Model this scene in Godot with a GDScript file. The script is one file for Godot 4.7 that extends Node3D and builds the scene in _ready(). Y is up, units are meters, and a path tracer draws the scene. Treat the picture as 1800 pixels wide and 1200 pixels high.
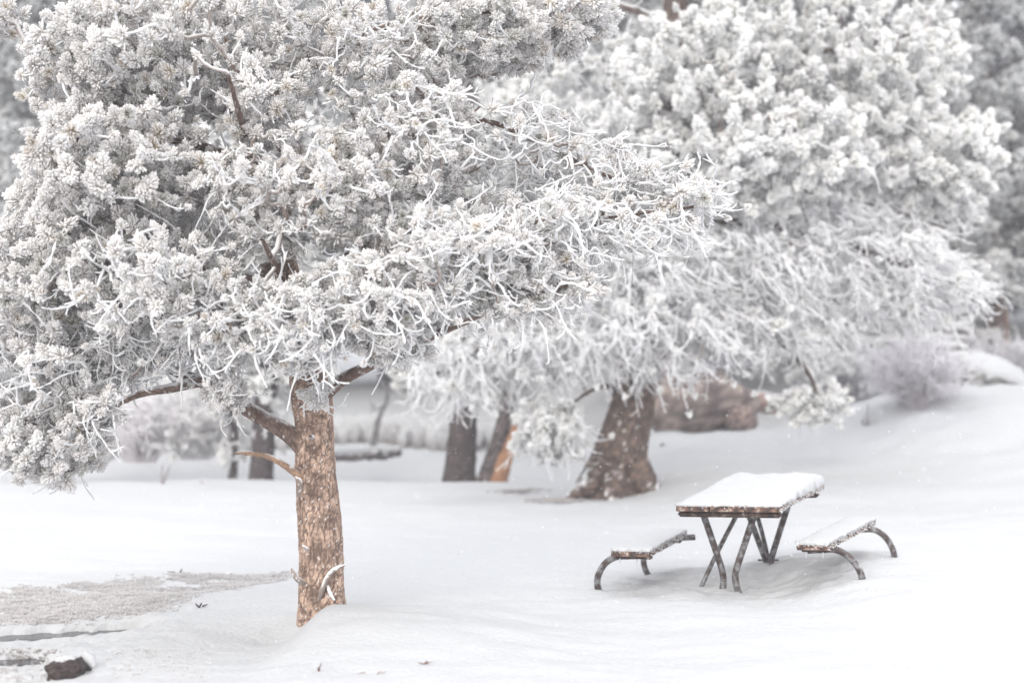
extends Node3D
# A frost-covered pine, a snowed-in picnic table and a rimed woodland edge in light snowfall.

const F := 2400.0          # focal length in pixels of a 1800 pixel wide picture
const EYE := Vector3(0, 1.6, 0)

var rng := RandomNumberGenerator.new()
var look := Basis()
var hill := FastNoiseLite.new()
var fine := FastNoiseLite.new()
var cells := FastNoiseLite.new()
var rime: StandardMaterial3D
var bark: StandardMaterial3D
var snow: StandardMaterial3D
var stone: StandardMaterial3D
var tufts: Array[ArrayMesh] = []
var far_tufts: Array[ArrayMesh] = []
var dark_tufts: Array[ArrayMesh] = []

const WHITE := Color(0.85, 0.85, 0.86)


# ---------------------------------------------------------------- mesh helper
class Shape:
	var v := PackedVector3Array()
	var n := PackedVector3Array()
	var c := PackedColorArray()
	var ix := PackedInt32Array()

	func tube(p: PackedVector3Array, r: PackedFloat32Array, k: int, top: Color, under: Color, low := -2.0, high := -1.0, crust := 0.0) -> void:
		var m := p.size()
		var u := Vector3.ZERO
		var t := Vector3.UP
		var first := v.size()
		for i in m:
			t = (p[mini(i + 1, m - 1)] - p[maxi(i - 1, 0)]).normalized()
			if i == 0:
				u = t.cross(Vector3.RIGHT if absf(t.x) < 0.8 else Vector3.UP).normalized()
			else:
				u = (u - t * u.dot(t)).normalized()
			var w := t.cross(u)
			for j in k:
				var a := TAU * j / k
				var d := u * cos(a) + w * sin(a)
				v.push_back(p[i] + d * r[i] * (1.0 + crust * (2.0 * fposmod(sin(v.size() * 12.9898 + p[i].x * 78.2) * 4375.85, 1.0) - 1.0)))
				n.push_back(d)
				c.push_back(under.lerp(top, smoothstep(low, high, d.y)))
		v.push_back(p[m - 1] + t * r[m - 1] * 0.9)
		n.push_back(t)
		c.push_back(top)
		for i in m - 1:
			for j in k:
				var a := first + i * k + j
				var b := first + i * k + (j + 1) % k
				ix.append_array(PackedInt32Array([a, b + k, b, a, a + k, b + k]))
		var tip := v.size() - 1
		for j in k:
			ix.append_array(PackedInt32Array([first + (m - 1) * k + j, tip, first + (m - 1) * k + (j + 1) % k]))

	func facet(a: Vector3, b: Vector3, d: Vector3, col: Color, centre: Vector3) -> void:
		var q := (b - a).cross(d - a)
		if q.length_squared() < 1e-16:
			return
		q = q.normalized()
		var out := (a + b + d) / 3.0 - centre
		var s := v.size()
		if q.dot(out) > 0.0:   # counter-clockwise from outside: turn it
			v.append_array(PackedVector3Array([a, d, b]))
		else:
			q = -q
			v.append_array(PackedVector3Array([a, b, d]))
		for i in 3:
			n.push_back(q)
			c.push_back(col)
		ix.append_array(PackedInt32Array([s, s + 1, s + 2]))

	func box(xf: Transform3D, size: Vector3, bevel: float, col := Color.WHITE) -> void:
		var h := size / 2.0
		var ctr := xf.origin
		var corner := func(s: Vector3, axis: int) -> Vector3:
			var q := s * (h - Vector3.ONE * bevel)
			q[axis] = s[axis] * h[axis]
			return xf * q
		for axis in 3:
			var a1 := (axis + 1) % 3
			var a2 := (axis + 2) % 3
			for s in [-1.0, 1.0]:
				var q := []
				for e in [[-1.0, -1.0], [1.0, -1.0], [1.0, 1.0], [-1.0, 1.0]]:
					var g := Vector3.ZERO
					g[axis] = s
					g[a1] = e[0]
					g[a2] = e[1]
					q.append(corner.call(g, axis))
				facet(q[0], q[1], q[2], col, ctr)
				facet(q[0], q[2], q[3], col, ctr)
			for e in [[-1.0, -1.0], [1.0, -1.0], [1.0, 1.0], [-1.0, 1.0]]:
				var lo := Vector3.ZERO
				lo[a1] = e[0]
				lo[a2] = e[1]
				var hi := lo
				lo[axis] = -1.0
				hi[axis] = 1.0
				facet(corner.call(lo, a1), corner.call(hi, a1), corner.call(hi, a2), col, ctr)
				facet(corner.call(lo, a1), corner.call(hi, a2), corner.call(lo, a2), col, ctr)
		for i in 8:
			var g := Vector3(-1 if i & 1 else 1, -1 if i & 2 else 1, -1 if i & 4 else 1)
			facet(corner.call(g, 0), corner.call(g, 1), corner.call(g, 2), col, ctr)

	func grid(cols: int, rows: int, around := false) -> void:   # joins the last cols * rows vertices; row by row, seen from outside the columns run to the right and rows run up
		var first := v.size() - cols * rows
		for i in rows - 1:
			for j in (cols if around else cols - 1):
				var a := first + i * cols + j
				var b := first + i * cols + (j + 1) % cols
				ix.append_array(PackedInt32Array([a, b + cols, b, a, a + cols, b + cols]))

	func smooth() -> void:
		n.resize(v.size())
		n.fill(Vector3.ZERO)
		for t in range(0, ix.size(), 3):
			var q := (v[ix[t + 2]] - v[ix[t]]).cross(v[ix[t + 1]] - v[ix[t]])
			for e in 3:
				n[ix[t + e]] += q
		for i in n.size():
			n[i] = n[i].normalized()

	func mesh(m: Material) -> ArrayMesh:
		var a := []
		a.resize(Mesh.ARRAY_MAX)
		a[Mesh.ARRAY_VERTEX] = v
		a[Mesh.ARRAY_NORMAL] = n
		a[Mesh.ARRAY_COLOR] = c
		a[Mesh.ARRAY_INDEX] = ix
		var me := ArrayMesh.new()
		me.add_surface_from_arrays(Mesh.PRIMITIVE_TRIANGLES, a)
		me.surface_set_material(0, m)
		return me


# ---------------------------------------------------------------- naming
func put(called: String, me: Mesh, parent: Node3D = null, kind := "") -> MeshInstance3D:
	var o := MeshInstance3D.new()
	o.name = numbered(called, parent if parent else self)
	o.mesh = me
	if kind:
		o.set_meta("kind", kind)
	(parent if parent else self).add_child(o, true)
	return o


var taken := {}
func numbered(called: String, parent: Node) -> String:
	var key := str(parent.get_instance_id()) + called
	var k: int = taken.get(key, 0)
	taken[key] = k + 1
	return called if k == 0 else "%s_%03d" % [called, k]


func thing(called: String, label: String, category: String, group := "", at := Vector3.ZERO) -> Node3D:
	var o := Node3D.new()
	o.name = numbered(called, self)
	o.position = at
	add_child(o)
	tag(o, label, category, group)
	return o


func tag(o: Node3D, label: String, category: String, group := "") -> Node3D:
	o.set_meta("label", label)
	o.set_meta("category", category)
	if group:
		o.set_meta("group", group)
	return o


func scatter(called: String, me: Mesh, where: Array, tints: Array, parent: Node3D) -> void:
	if where.is_empty():
		return
	var mm := MultiMesh.new()
	mm.transform_format = MultiMesh.TRANSFORM_3D
	mm.use_colors = true
	mm.mesh = me
	mm.instance_count = where.size()
	for i in where.size():
		mm.set_instance_transform(i, where[i])
		mm.set_instance_color(i, tints[i] if tints.size() else Color.WHITE)
	var o := MultiMeshInstance3D.new()
	o.name = numbered(called, parent if parent else self)
	o.multimesh = mm
	o.set_meta("kind", "stuff")
	(parent if parent else self).add_child(o, true)


# ---------------------------------------------------------------- places
func at(px: float, py: float, d: float) -> Vector3:   # the point that far along the lens axis
	return EYE + look * (Vector3((px - 900.0) / F, (600.0 - py) / F, -1.0) * d)


func seen_at(p: Vector3) -> Vector2:
	var q := look.inverse() * (p - EYE)
	return Vector2(900.0 - F * q.x / q.z, 600.0 + F * q.y / q.z)


func on_ground(px: float, py: float, from := 5.0, to := 120.0) -> Vector3:
	var d := from
	while d < to:
		var p := at(px, py, d)
		if p.y <= land(p.x, -p.z):
			return Vector3(p.x, land(p.x, -p.z), p.z)
		d *= 1.002
	return at(px, py, to)


func lut(t: Array, x: float) -> float:
	for i in range(1, t.size()):
		if x <= t[i][0]:
			var k: float = (x - t[i - 1][0]) / (t[i][0] - t[i - 1][0])
			return lerpf(t[i - 1][1], t[i][1], k * k * (3.0 - 2.0 * k))
	return t[-1][1]


const MIDDLE := [[0, 0], [22.5, 0.02], [24.5, -0.3], [28, -0.28], [29.6, 0.06], [32, 0.28], [37, 0.95], [46, 1.6], [60, 2.6], [90, 6.5], [150, 14]]
const RIGHT := [[0, 0], [26, 0], [28.2, -0.32], [31, 0.0], [40, 1.85], [60, 4.2], [90, 8], [150, 16]]


func bump(x: float, y: float, cx: float, cy: float, rx: float, ry: float) -> float:
	var a := (x - cx) / rx
	var b := (y - cy) / ry
	return exp(-a * a - b * b)


func segment(x: float, d: float, ax: float, ad: float, bx: float, bd: float) -> float:
	var k := clampf(((x - ax) * (bx - ax) + (d - ad) * (bd - ad)) / ((bx - ax) ** 2 + (bd - ad) ** 2), 0.0, 1.0)
	return Vector2(x - lerpf(ax, bx, k), d - lerpf(ad, bd, k)).length()


func land(x: float, d: float) -> float:
	var w := smoothstep(0.3, 2.6, x)
	var rise := (0.68 * smoothstep(0.6, 3.0, x) + 0.7 * smoothstep(4.4, 8.0, x) + 0.3 * smoothstep(7.5, 12.0, x)) * smoothstep(12.5, 26.0, d)
	var h := lerpf(lut(MIDDLE, d), rise + lut(RIGHT, d), w)
	# long wind-blown waves, and smaller ones near by
	h += 0.075 * hill.get_noise_2d(x * 0.55, d * 0.9) * smoothstep(5.0, 13.0, d)
	h += 0.034 * hill.get_noise_2d(x * 1.7 + 40.0, d * 3.6)
	if d < 60.0:
		h += 0.009 * hill.get_noise_2d(x * 5.0, d * 9.0 + 9.0)
		h += 0.05 * bump(x, d, 1.8, 11.0, 1.0, 0.9) * (hill.get_noise_2d(x * 9.0, d * 9.0) + 0.5 * hill.get_noise_2d(x * 22.0, d * 22.0))
	# the slope that carries the table
	h += 0.15 * smoothstep(1.7, 2.9, x) * smoothstep(8.4, 9.8, d) * (1.0 - 0.6 * smoothstep(11.6, 14.0, d))
	h += 0.035 * bump(x, d, 1.7, 11.0, 1.3, 1.5)
	h -= 0.05 * bump(x, d, 1.75, 11.0, 0.5, 0.8)
	h += 0.05 * bump(x, d, 2.35, 10.9, 0.22, 0.3) - 0.1 * bump(x, d, 1.12, 11.8, 0.4, 0.55)
	# the drift that the wind laid behind the trunk, and the scour before it
	var s := x + 1.47 + 0.05 * sin(d * 2.0)
	h += 0.19 * smoothstep(-0.05, 0.26, s) * (1.0 - smoothstep(0.5, 2.4, s)) * bump(0, d, 0, 8.75, 1, 0.85)
	h -= 0.06 * bump(x, d, -1.75, 8.8, 0.35, 0.8) + 0.05 * bump(x, d, -1.56, 9.1, 0.16, 0.3)
	# a swell behind the trunks and a lip beyond it
	h += 0.05 * bump(x, d, -3.2, 21.5, 2.6, 1.4) + 0.06 * bump(x, d, 0.9, 18.3, 1.6, 0.9)
	h += 0.22 * bump(x, d, 7.2, 24.5, 2.2, 1.6) + 0.4 * bump(x, d, 8.8, 29.2, 1.6, 1.2) + 0.4 * bump(x, d, 11.6, 30.0, 2.0, 1.5)
	h += 0.1 * smoothstep(16.0, 22.0, d) * smoothstep(1.5, 4.0, x) * hill.get_noise_2d(x * 2.2, d * 2.6)
	# the little stream
	if x < -1.2 and d < 13.0:
		var wet := smoothstep(0.85, 0.25, segment(x, d, -4.6, 9.6, -2.2, 11.55))
		h -= 0.05 * wet + 0.045 * smoothstep(-2.3, -2.8, x) * smoothstep(10.2, 9.6, d)
		var rough := smoothstep(-1.7, -2.6, x) * smoothstep(11.5, 9.6, d)
		h += rough * (0.022 * hill.get_noise_2d(x * 16.0, d * 16.0) + 0.012 * hill.get_noise_2d(x * 40.0, d * 40.0))
		var n := 0.05 * hill.get_noise_2d(x * 22.0, d * 22.0)
		h -= 0.16 * smoothstep(0.25, 0.14, segment(x, d, -5.2, 8.65, -2.62, 9.38) + n * 1.6)
		h -= 0.16 * smoothstep(0.3, 0.16, segment(x, d, -4.4, 8.05, -3.02, 8.32) + n)
	return h


# ---------------------------------------------------------------- the script
func _ready() -> void:
	rng.seed = 20240117
	look = Basis(Vector3.RIGHT, atan(80.0 / F))
	hill.seed = 4
	hill.frequency = 0.35
	hill.fractal_octaves = 3
	fine.seed = 9
	fine.frequency = 1.0
	fine.fractal_octaves = 2
	cells.seed = 12
	cells.noise_type = FastNoiseLite.TYPE_CELLULAR
	cells.cellular_return_type = FastNoiseLite.RETURN_DISTANCE2_SUB
	cells.frequency = 1.0
	cells.fractal_type = FastNoiseLite.FRACTAL_NONE

	# camera
	var cam := Camera3D.new()
	cam.name = "camera"
	var lens := CameraAttributesPhysical.new()
	lens.frustum_focal_length = 48.0
	lens.frustum_focus_distance = 9.5
	lens.frustum_near = 0.1
	lens.frustum_far = 900.0
	lens.exposure_aperture = 0.85
	cam.attributes = lens
	add_child(cam)
	cam.transform = Transform3D(look, EYE)
	cam.far = 900.0
	cam.current = true
	# sky and air
	var sky := ProceduralSkyMaterial.new()
	sky.sky_top_color = Color(0.975, 0.985, 1.0)
	sky.sky_horizon_color = Color(0.96, 0.97, 0.995)
	sky.sky_curve = 0.3
	sky.ground_bottom_color = Color(0.9, 0.9, 0.92)
	sky.ground_horizon_color = Color(0.95, 0.95, 0.97)
	sky.sun_angle_max = 1.0
	sky.energy_multiplier = 1.0
	var env := Environment.new()
	env.background_mode = Environment.BG_SKY
	env.sky = Sky.new()
	env.sky.sky_material = sky
	env.tonemap_mode = Environment.TONE_MAPPER_LINEAR
	env.tonemap_exposure = 2.38
	env.fog_enabled = true
	env.fog_density = 0.006
	env.fog_light_color = Color(0.97, 0.97, 1.0)
	env.sdfgi_enabled = true
	env.ssao_enabled = true
	env.ssil_enabled = true
	var we := WorldEnvironment.new()
	we.name = "environment"
	we.environment = env
	add_child(we)
	var sun := DirectionalLight3D.new()
	sun.name = "sun"
	sun.light_color = Color(1.0, 0.985, 0.96)
	sun.light_energy = 0.5
	sun.light_angular_distance = 40.0
	sun.shadow_enabled = true
	add_child(sun)
	sun.look_at_from_position(Vector3(-3, 4.3, 9), Vector3.ZERO)

	materials()
	tuft_meshes()
	ground()
	main_pine()
	far_pine()
	trunks()
	forest()
	boulders()
	shrubs()
	picnic_table()
	small_things()
	snowfall()


func vertex_material(called: String, rough: float) -> StandardMaterial3D:
	var m := StandardMaterial3D.new()
	m.resource_name = called
	m.vertex_color_use_as_albedo = true
	m.roughness = rough
	m.metallic_specular = 0.3
	return m


func noise_texture(freq: float, octaves: int, ramp: Gradient, type := FastNoiseLite.TYPE_SIMPLEX_SMOOTH, sd := 1) -> NoiseTexture2D:
	var t := NoiseTexture2D.new()
	var z := FastNoiseLite.new()
	z.seed = sd
	z.noise_type = type
	z.frequency = freq
	z.fractal_octaves = octaves
	t.noise = z
	t.width = 512
	t.height = 512
	t.seamless = true
	t.color_ramp = ramp
	return t


func ramp(stops: Array) -> Gradient:
	var g := Gradient.new()
	var o := PackedFloat32Array()
	var c := PackedColorArray()
	for s in stops:
		o.push_back(s[0])
		c.push_back((s[1] as Color).linear_to_srgb())
	g.offsets = o
	g.colors = c
	return g


func materials() -> void:
	rime = vertex_material("rime", 0.9)
	bark = vertex_material("bark", 0.95)
	stone = vertex_material("stone", 0.9)
	snow = StandardMaterial3D.new()
	snow.resource_name = "snow"
	snow.albedo_color = Color(0.53, 0.533, 0.542).linear_to_srgb()
	snow.roughness = 0.8
	snow.metallic_specular = 0.3
	snow.heightmap_enabled = true
	snow.heightmap_texture = noise_texture(0.03, 4, ramp([[0.0, Color.BLACK], [1.0, Color.WHITE]]), FastNoiseLite.TYPE_SIMPLEX_SMOOTH, 3)
	snow.heightmap_scale = 0.8
	snow.uv1_triplanar = true
	snow.uv1_world_triplanar = true
	snow.uv1_scale = Vector3.ONE * 1.1


# one tuft: rimed needles round the end of a twig that points along +y, about one unit in radius
func tuft(count: int, base: Color, middle: Color, tip: Color, thick: float, sides: int, reach: float) -> ArrayMesh:
	var s := Shape.new()
	for i in count:
		var t := (i + rng.randf()) / count
		var a := i * 2.39996 + rng.randf() * 0.7
		var up := lerpf(2.0, 0.1, pow(t, 0.75)) + rng.randf_range(-0.2, 0.2)
		var d := Vector3(sin(up) * cos(a), cos(up), sin(up) * sin(a))
		var o := Vector3(0, lerpf(-0.3, 0.25, t), 0)
		var l := reach * rng.randf_range(0.68, 1.0)
		var bend := Vector3(rng.randf_range(-0.3, 0.3), 0.2 + rng.randf_range(-0.2, 0.35), rng.randf_range(-0.3, 0.3))
		var e := (d + bend * 0.5).normalized()
		var p := PackedVector3Array([o, o + d * l * 0.52, o + d * l * 0.5 + e * l * 0.42])
		var fat := thick * rng.randf_range(0.75, 1.25)
		var r := PackedFloat32Array([thick * 0.35, fat * 0.72, fat])
		var first := s.v.size()
		s.tube(p, r, sides, WHITE, WHITE)
		var shade := rng.randf_range(0.95, 1.0)
		for k in range(first, s.v.size()):
			var ring := (k - first) / sides
			var col := base if ring == 0 else (middle if ring == 1 else tip)
			s.c[k] = Color(col.r * shade, col.g * shade, col.b * shade)
	return s.mesh(rime)


func tuft_meshes() -> void:
	var olive := Color(0.5, 0.43, 0.36)
	var cream := Color(0.89, 0.865, 0.855)
	tufts.append(tuft(74, olive, Color(0.83, 0.81, 0.79), Color(0.88, 0.87, 0.87), 0.098, 4, 1.0))
	tufts.append(tuft(64, olive, Color(0.84, 0.82, 0.8), cream, 0.108, 4, 0.95))
	tufts.append(tuft(70, Color(0.28, 0.19, 0.11), Color(0.72, 0.65, 0.55), cream, 0.08, 4, 1.0))
	tufts.append(tuft(60, Color(0.12, 0.11, 0.08), Color(0.55, 0.53, 0.47), Color(0.88, 0.88, 0.86), 0.06, 3, 1.2))
	far_tufts.append(tuft(48, Color(0.4, 0.4, 0.36), Color(0.84, 0.84, 0.82), Color(0.9, 0.9, 0.9), 0.14, 4, 1.0))
	far_tufts.append(tuft(40, Color(0.22, 0.22, 0.18), Color(0.72, 0.72, 0.68), Color(0.92, 0.92, 0.91), 0.13, 4, 1.0))
	dark_tufts.append(tuft(34, Color(0.08, 0.085, 0.08), Color(0.34, 0.35, 0.34), Color(0.76, 0.77, 0.77), 0.13, 3, 1.0))
	dark_tufts.append(tuft(34, Color(0.09, 0.095, 0.08), Color(0.44, 0.45, 0.43), Color(0.86, 0.87, 0.87), 0.13, 3, 1.0))


# ---------------------------------------------------------------- ground
func stops(from: float, to: float, step: float, grow: float, last: float) -> PackedFloat32Array:
	var o := PackedFloat32Array()
	var x := from
	while x < to:
		o.push_back(x)
		x += step
	while x < last:
		o.push_back(x)
		step *= grow
		x += step
	o.push_back(last)
	return o


func ground() -> void:
	var ds := PackedFloat32Array([-110.0, -60.0, -40.0, -15.0, -4.0, 0.0, 2.0, 3.4, 4.4, 5.2])
	ds.append_array(stops(5.8, 13.0, 0.034, 1.03, 110.0))
	var xs := PackedFloat32Array()
	var far := stops(4.4, 4.45, 0.05, 1.09, 110.0)
	for i in range(far.size() - 1, -1, -1):
		xs.push_back(-far[i])
	var x := -4.36
	while x < 4.37:
		xs.push_back(x)
		x += 0.036
	xs.append_array(far)
	var s := Shape.new()
	for d in ds:
		for q in xs:
			s.v.push_back(Vector3(q, land(q, d), -d))
	s.c.resize(s.v.size())
	s.c.fill(Color.WHITE)
	s.grid(xs.size(), ds.size())
	s.smooth()
	put("snow_ground", s.mesh(snow), null, "structure")
	# dark open water in the gaps of the stream's snow
	var water := StandardMaterial3D.new()
	water.albedo_color = Color(0.035, 0.035, 0.04).linear_to_srgb()
	water.roughness = 0.12
	var w := Shape.new()
	for d in [7.7, 9.9]:
		for q in [-6.0, -2.3]:
			w.v.push_back(Vector3(q, -0.092, -d))
			w.c.push_back(Color.WHITE)
	w.grid(2, 2)
	w.smooth()
	put("stream_water", w.mesh(water), null, "structure")


# ---------------------------------------------------------------- trees
func spline(p: Array, per: int) -> Array:   # of Vector4: place and radius
	var o := []
	for i in p.size() - 1:
		var a: Vector4 = p[maxi(i - 1, 0)]
		var b: Vector4 = p[i]
		var c: Vector4 = p[i + 1]
		var d: Vector4 = p[mini(i + 2, p.size() - 1)]
		for k in per:
			var t := float(k) / per
			o.append(0.5 * (2.0 * b + (c - a) * t + (2.0 * a - 5.0 * b + 4.0 * c - d) * t * t + (3.0 * b - a - 3.0 * c + d) * t * t * t))
	o.append(p[-1])
	return o


# a limb with plates of bark; snow clings to what faces up
func bark_tube(path: Array, sides: int, plate: float, tan_: Color, dark: Color, cling: float, specks: float, flare := 0.0) -> ArrayMesh:
	var s := Shape.new()
	var u := Vector3.ZERO
	var m := path.size()
	for i in m:
		var a: Vector4 = path[maxi(i - 1, 0)]
		var b: Vector4 = path[mini(i + 1, m - 1)]
		var q: Vector4 = path[i]
		var t := Vector3(b.x - a.x, b.y - a.y, b.z - a.z).normalized()
		if i == 0:
			u = t.cross(Vector3.FORWARD if absf(t.z) < 0.8 else Vector3.UP).normalized()
		else:
			u = (u - t * u.dot(t)).normalized()
		var w := t.cross(u)
		var o := Vector3(q.x, q.y, q.z)
		for j in sides:
			var g := TAU * j / sides
			var d := u * cos(g) + w * sin(g)
			var p := o + d * q.w
			var along := t * p.dot(t)
			var z := (p - along) / plate + along / plate * 0.38 + fine.get_noise_3dv(p * 9.0) * Vector3.ONE * 0.5
			var e := cells.get_noise_3dv(z) + 1.0
			var coarse := fine.get_noise_3dv(p * 7.0)
			var tiny := fine.get_noise_3dv(p * 60.0)
			var e2 := cells.get_noise_3dv(z * 2.1 + Vector3(5, 1, 8)) + 1.0
			var plateau := 0.6 * smoothstep(0.03, 0.3, e + tiny * 0.14) + 0.4 * smoothstep(0.02, 0.4, e2 + tiny * 0.1)
			var k := q.w * (1.0 + 0.05 * coarse) + plate * 0.16 * (plateau - 0.6) + plate * 0.06 * tiny
			if flare > 0.0:
				k += flare * q.w * maxf(0.0, sin(g * 5.0 + 1.0) * 0.5 + 0.3) * pow(1.0 - float(i) / m, 3.0)
			s.v.push_back(o + d * k)
			var col := dark.lerp(tan_, plateau * clampf(0.78 + 0.8 * coarse + 0.5 * tiny, 0.12, 1.15))
			var white := 0.0
			if specks > 0.0 and fine.get_noise_3dv(p * 95.0 + Vector3(9, 3, 5)) > 0.66 - 0.3 * specks - 0.15 * coarse:
				white = 0.85
			white = maxf(white, smoothstep(0.15, 0.5, d.y + 0.5 * coarse + 0.25 * tiny - 0.5 + cling))
			s.c.push_back(col.lerp(WHITE, clampf(white, 0.0, 1.0)))
	s.grid(sides, m, true)
	s.smooth()
	return s.mesh(bark)


func limb_points(l: Array, d0: float, r0: float, r1: float) -> Array:
	var o := []
	for i in l.size():
		var p := at(l[i][0], l[i][1], d0 + l[i][2])
		var r: float = l[i][3] if l[i].size() > 3 else lerpf(r0, r1, pow(float(i) / (l.size() - 1), 0.7))
		o.append(Vector4(p.x, p.y, p.z, r))
	return o


# Fills the pads round the limbs with twigs that reach from the nearest wood, tufts of needles at their ends, and bare rimed twigs that hang and curl.
# hosts: [node, spline path] per limb; pads: [x, y, rx, ry, depth, depth radius, count, tufts, hanging]
func foliage(hosts: Array, pads: Array, d0: float, axis: Vector3, size: float, meshes: Array[ArrayMesh], weights: Array, apart: int, bare_apart: int, spread: Vector3, twig: float, twig_length := 1.0, more := 1.0) -> void:
	var pos := PackedVector3Array()
	var dir := PackedVector3Array()
	var par := PackedInt32Array()
	var host := PackedInt32Array()
	var fluff := PackedFloat32Array()
	var hang := PackedFloat32Array()
	for h in hosts.size():
		var path: Array = hosts[h][1]
		for i in range(path.size() / 5, path.size(), 2):
			var q: Vector4 = path[i]
			var b: Vector4 = path[mini(i + 1, path.size() - 1)]
			var a: Vector4 = path[maxi(i - 1, 0)]
			pos.push_back(Vector3(q.x, q.y, q.z))
			dir.push_back(Vector3(b.x - a.x, b.y - a.y, b.z - a.z).normalized())
			par.push_back(-1)
			host.push_back(h)
			fluff.push_back(0.0)
			hang.push_back(0.0)
	var wood := pos.size()
	var wants := []
	for p in pads:
		var c := at(p[0], p[1], d0 + p[4])
		var ppm: float = (d0 + p[4]) / F
		var n := int(p[6] * more)
		for i in n:
			var q := Vector3(rng.randfn(), rng.randfn(), rng.randfn()).normalized() * pow(rng.randf(), 0.42)
			var w := c + Vector3(q.x * p[2] * ppm, q.y * p[3] * ppm, q.z * p[5])
			var near := INF
			for k in wood:
				near = minf(near, pos[k].distance_squared_to(w))
			wants.append([near, w, p[7], p[8]])
	wants.sort_custom(func(a, b): return a[0] < b[0])
	for w in wants:
		var best := -1
		var near := INF
		var goal: Vector3 = w[1]
		for k in pos.size():
			var dd := pos[k].distance_squared_to(goal)
			if dd < near:
				near = dd
				best = k
		if near < 0.0009:
			continue
		var e := (goal - pos[best]).normalized()
		pos.push_back(goal)
		dir.push_back((e * 1.2 + dir[best] * 0.5 + Vector3(rng.randfn(), rng.randfn(), rng.randfn()) * 0.25 + Vector3.UP * 0.12).normalized())
		par.push_back(best)
		host.push_back(host[best])
		fluff.push_back(w[2])
		hang.push_back(w[3])
	var kids := PackedInt32Array()
	kids.resize(pos.size())
	kids.fill(1)
	for k in range(pos.size() - 1, wood - 1, -1):
		kids[par[k]] += kids[k]
	var brown := Color(0.2, 0.145, 0.12)
	var sprays := []
	var found := []     # tufts: [distance, host, kind, transform]
	var loose := []     # bare twigs: [distance, host, points, radii, shade]
	for h in hosts.size():
		sprays.append(Shape.new())
	for k in range(wood, pos.size()):
		var a := pos[par[k]]
		var b := pos[k]
		var l := a.distance_to(b)
		var away := (b - axis) * Vector3(1, 0.4, 1)
		away = away.normalized()
		var p1 := a + dir[par[k]] * l * 0.3 + Vector3.DOWN * l * 0.2 * hang[k]
		var p2 := b - dir[k] * l * 0.35 + Vector3.DOWN * l * 0.16
		var ra := twig * (0.62 + 0.34 * pow(kids[k], 0.42))
		var rb := twig * (0.6 + 0.34 * pow(maxi(kids[k] - 1, 1), 0.42) * 0.9)
		var pts := PackedVector3Array()
		var rad := PackedFloat32Array()
		for i in 6:
			var t := i / 5.0
			pts.push_back(a.bezier_interpolate(p1, p2, b, t) + Vector3(rng.randfn(), rng.randfn(), rng.randfn()) * 0.006 * sin(t * PI))
			rad.push_back(lerpf(ra, rb, t) * rng.randf_range(0.8, 1.2))
		var g := rng.randf_range(0.93, 1.0)
		var white := Color(WHITE.r * g, WHITE.g * g, WHITE.b * g)
		if ra > twig * 1.55:
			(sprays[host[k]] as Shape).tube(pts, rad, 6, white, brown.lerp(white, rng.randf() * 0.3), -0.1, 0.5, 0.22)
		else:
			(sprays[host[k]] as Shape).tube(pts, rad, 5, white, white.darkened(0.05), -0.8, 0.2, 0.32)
		# tufts
		var tries := 0
		if fluff[k] >= 0.9:
			tries = 2 if rng.randf() < 0.5 else 1
		elif rng.randf() < fluff[k]:
			tries = 1
		for n in tries:
			var y := (dir[k] * 0.8 + away * 0.35 + Vector3.UP * 0.35 + Vector3(rng.randfn(), rng.randfn(), rng.randfn()) * (0.25 + 0.4 * n)).normalized()
			var o := b if n == 0 else a.lerp(b, rng.randf_range(0.4, 0.8))
			var kind := 0
			var pick := rng.randf()
			while kind < weights.size() - 1 and pick > weights[kind]:
				kind += 1
			var sc := size * lerpf(0.62, 1.4, pow(rng.randf(), 1.3))
			found.append([o.distance_to(EYE), host[k], kind, Transform3D(upright(y, sc) * Basis.from_scale(Vector3(1, rng.randf_range(0.9, 1.45), 1)), o + y * sc * 0.3)])
		# bare twigs
		var many := int(hang[k] * (1.25 if twig_length < 1.3 else 1.7) + rng.randf() * 0.9)
		for n in many:
			var q := b if rng.randf() < 0.6 else a.lerp(b, rng.randf())
			var e := (away * 0.55 + dir[k] * 0.4 + spread + Vector3(rng.randfn(), rng.randfn() * 0.7, rng.randfn()) * 0.42).normalized()
			var length := lerpf(0.1, 0.4, pow(rng.randf(), 1.6)) * twig_length
			var tp := PackedVector3Array()
			var tr := PackedFloat32Array()
			var swirl := Vector3(rng.randfn(), rng.randfn() * 0.6, rng.randfn()) * 0.12
			var sag := rng.randf_range(0.1, 0.4)
			var curl := rng.randf_range(-0.1, 0.55)
			for i in 12:
				var t := i / 11.0
				tp.push_back(q)
				tr.push_back(twig * lerpf(1.2, 0.5, t) * rng.randf_range(0.7, 1.35))
				e = (e + Vector3.UP * lerpf(-sag, curl, t) * 0.75 + swirl * 0.8 + Vector3(rng.randfn(), rng.randfn(), rng.randfn()) * 0.09).normalized()
				q += e * length / 11.0
			var forks := []
			for f in (1 + rng.randi() % 4 if twig_length < 1.3 else 1 + rng.randi() % 2):
				var from := rng.randi_range(3, 10)
				var fe := (tp[from] - tp[from - 1]).normalized() + Vector3(rng.randfn(), rng.randfn() * 0.6 + 0.2, rng.randfn()) * 0.6
				fe = fe.normalized() * length * rng.randf_range(0.12, 0.3)
				forks.append(PackedVector3Array([tp[from], tp[from] + fe * 0.5 + Vector3(rng.randfn(), rng.randfn(), rng.randfn()) * length * 0.02, tp[from] + fe + Vector3(0, length * 0.03, 0)]))
			loose.append([tp[4].distance_to(EYE) - length * 2.0, host[k], tp, tr, rng.randf_range(0.95, 1.0), forks])
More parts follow.
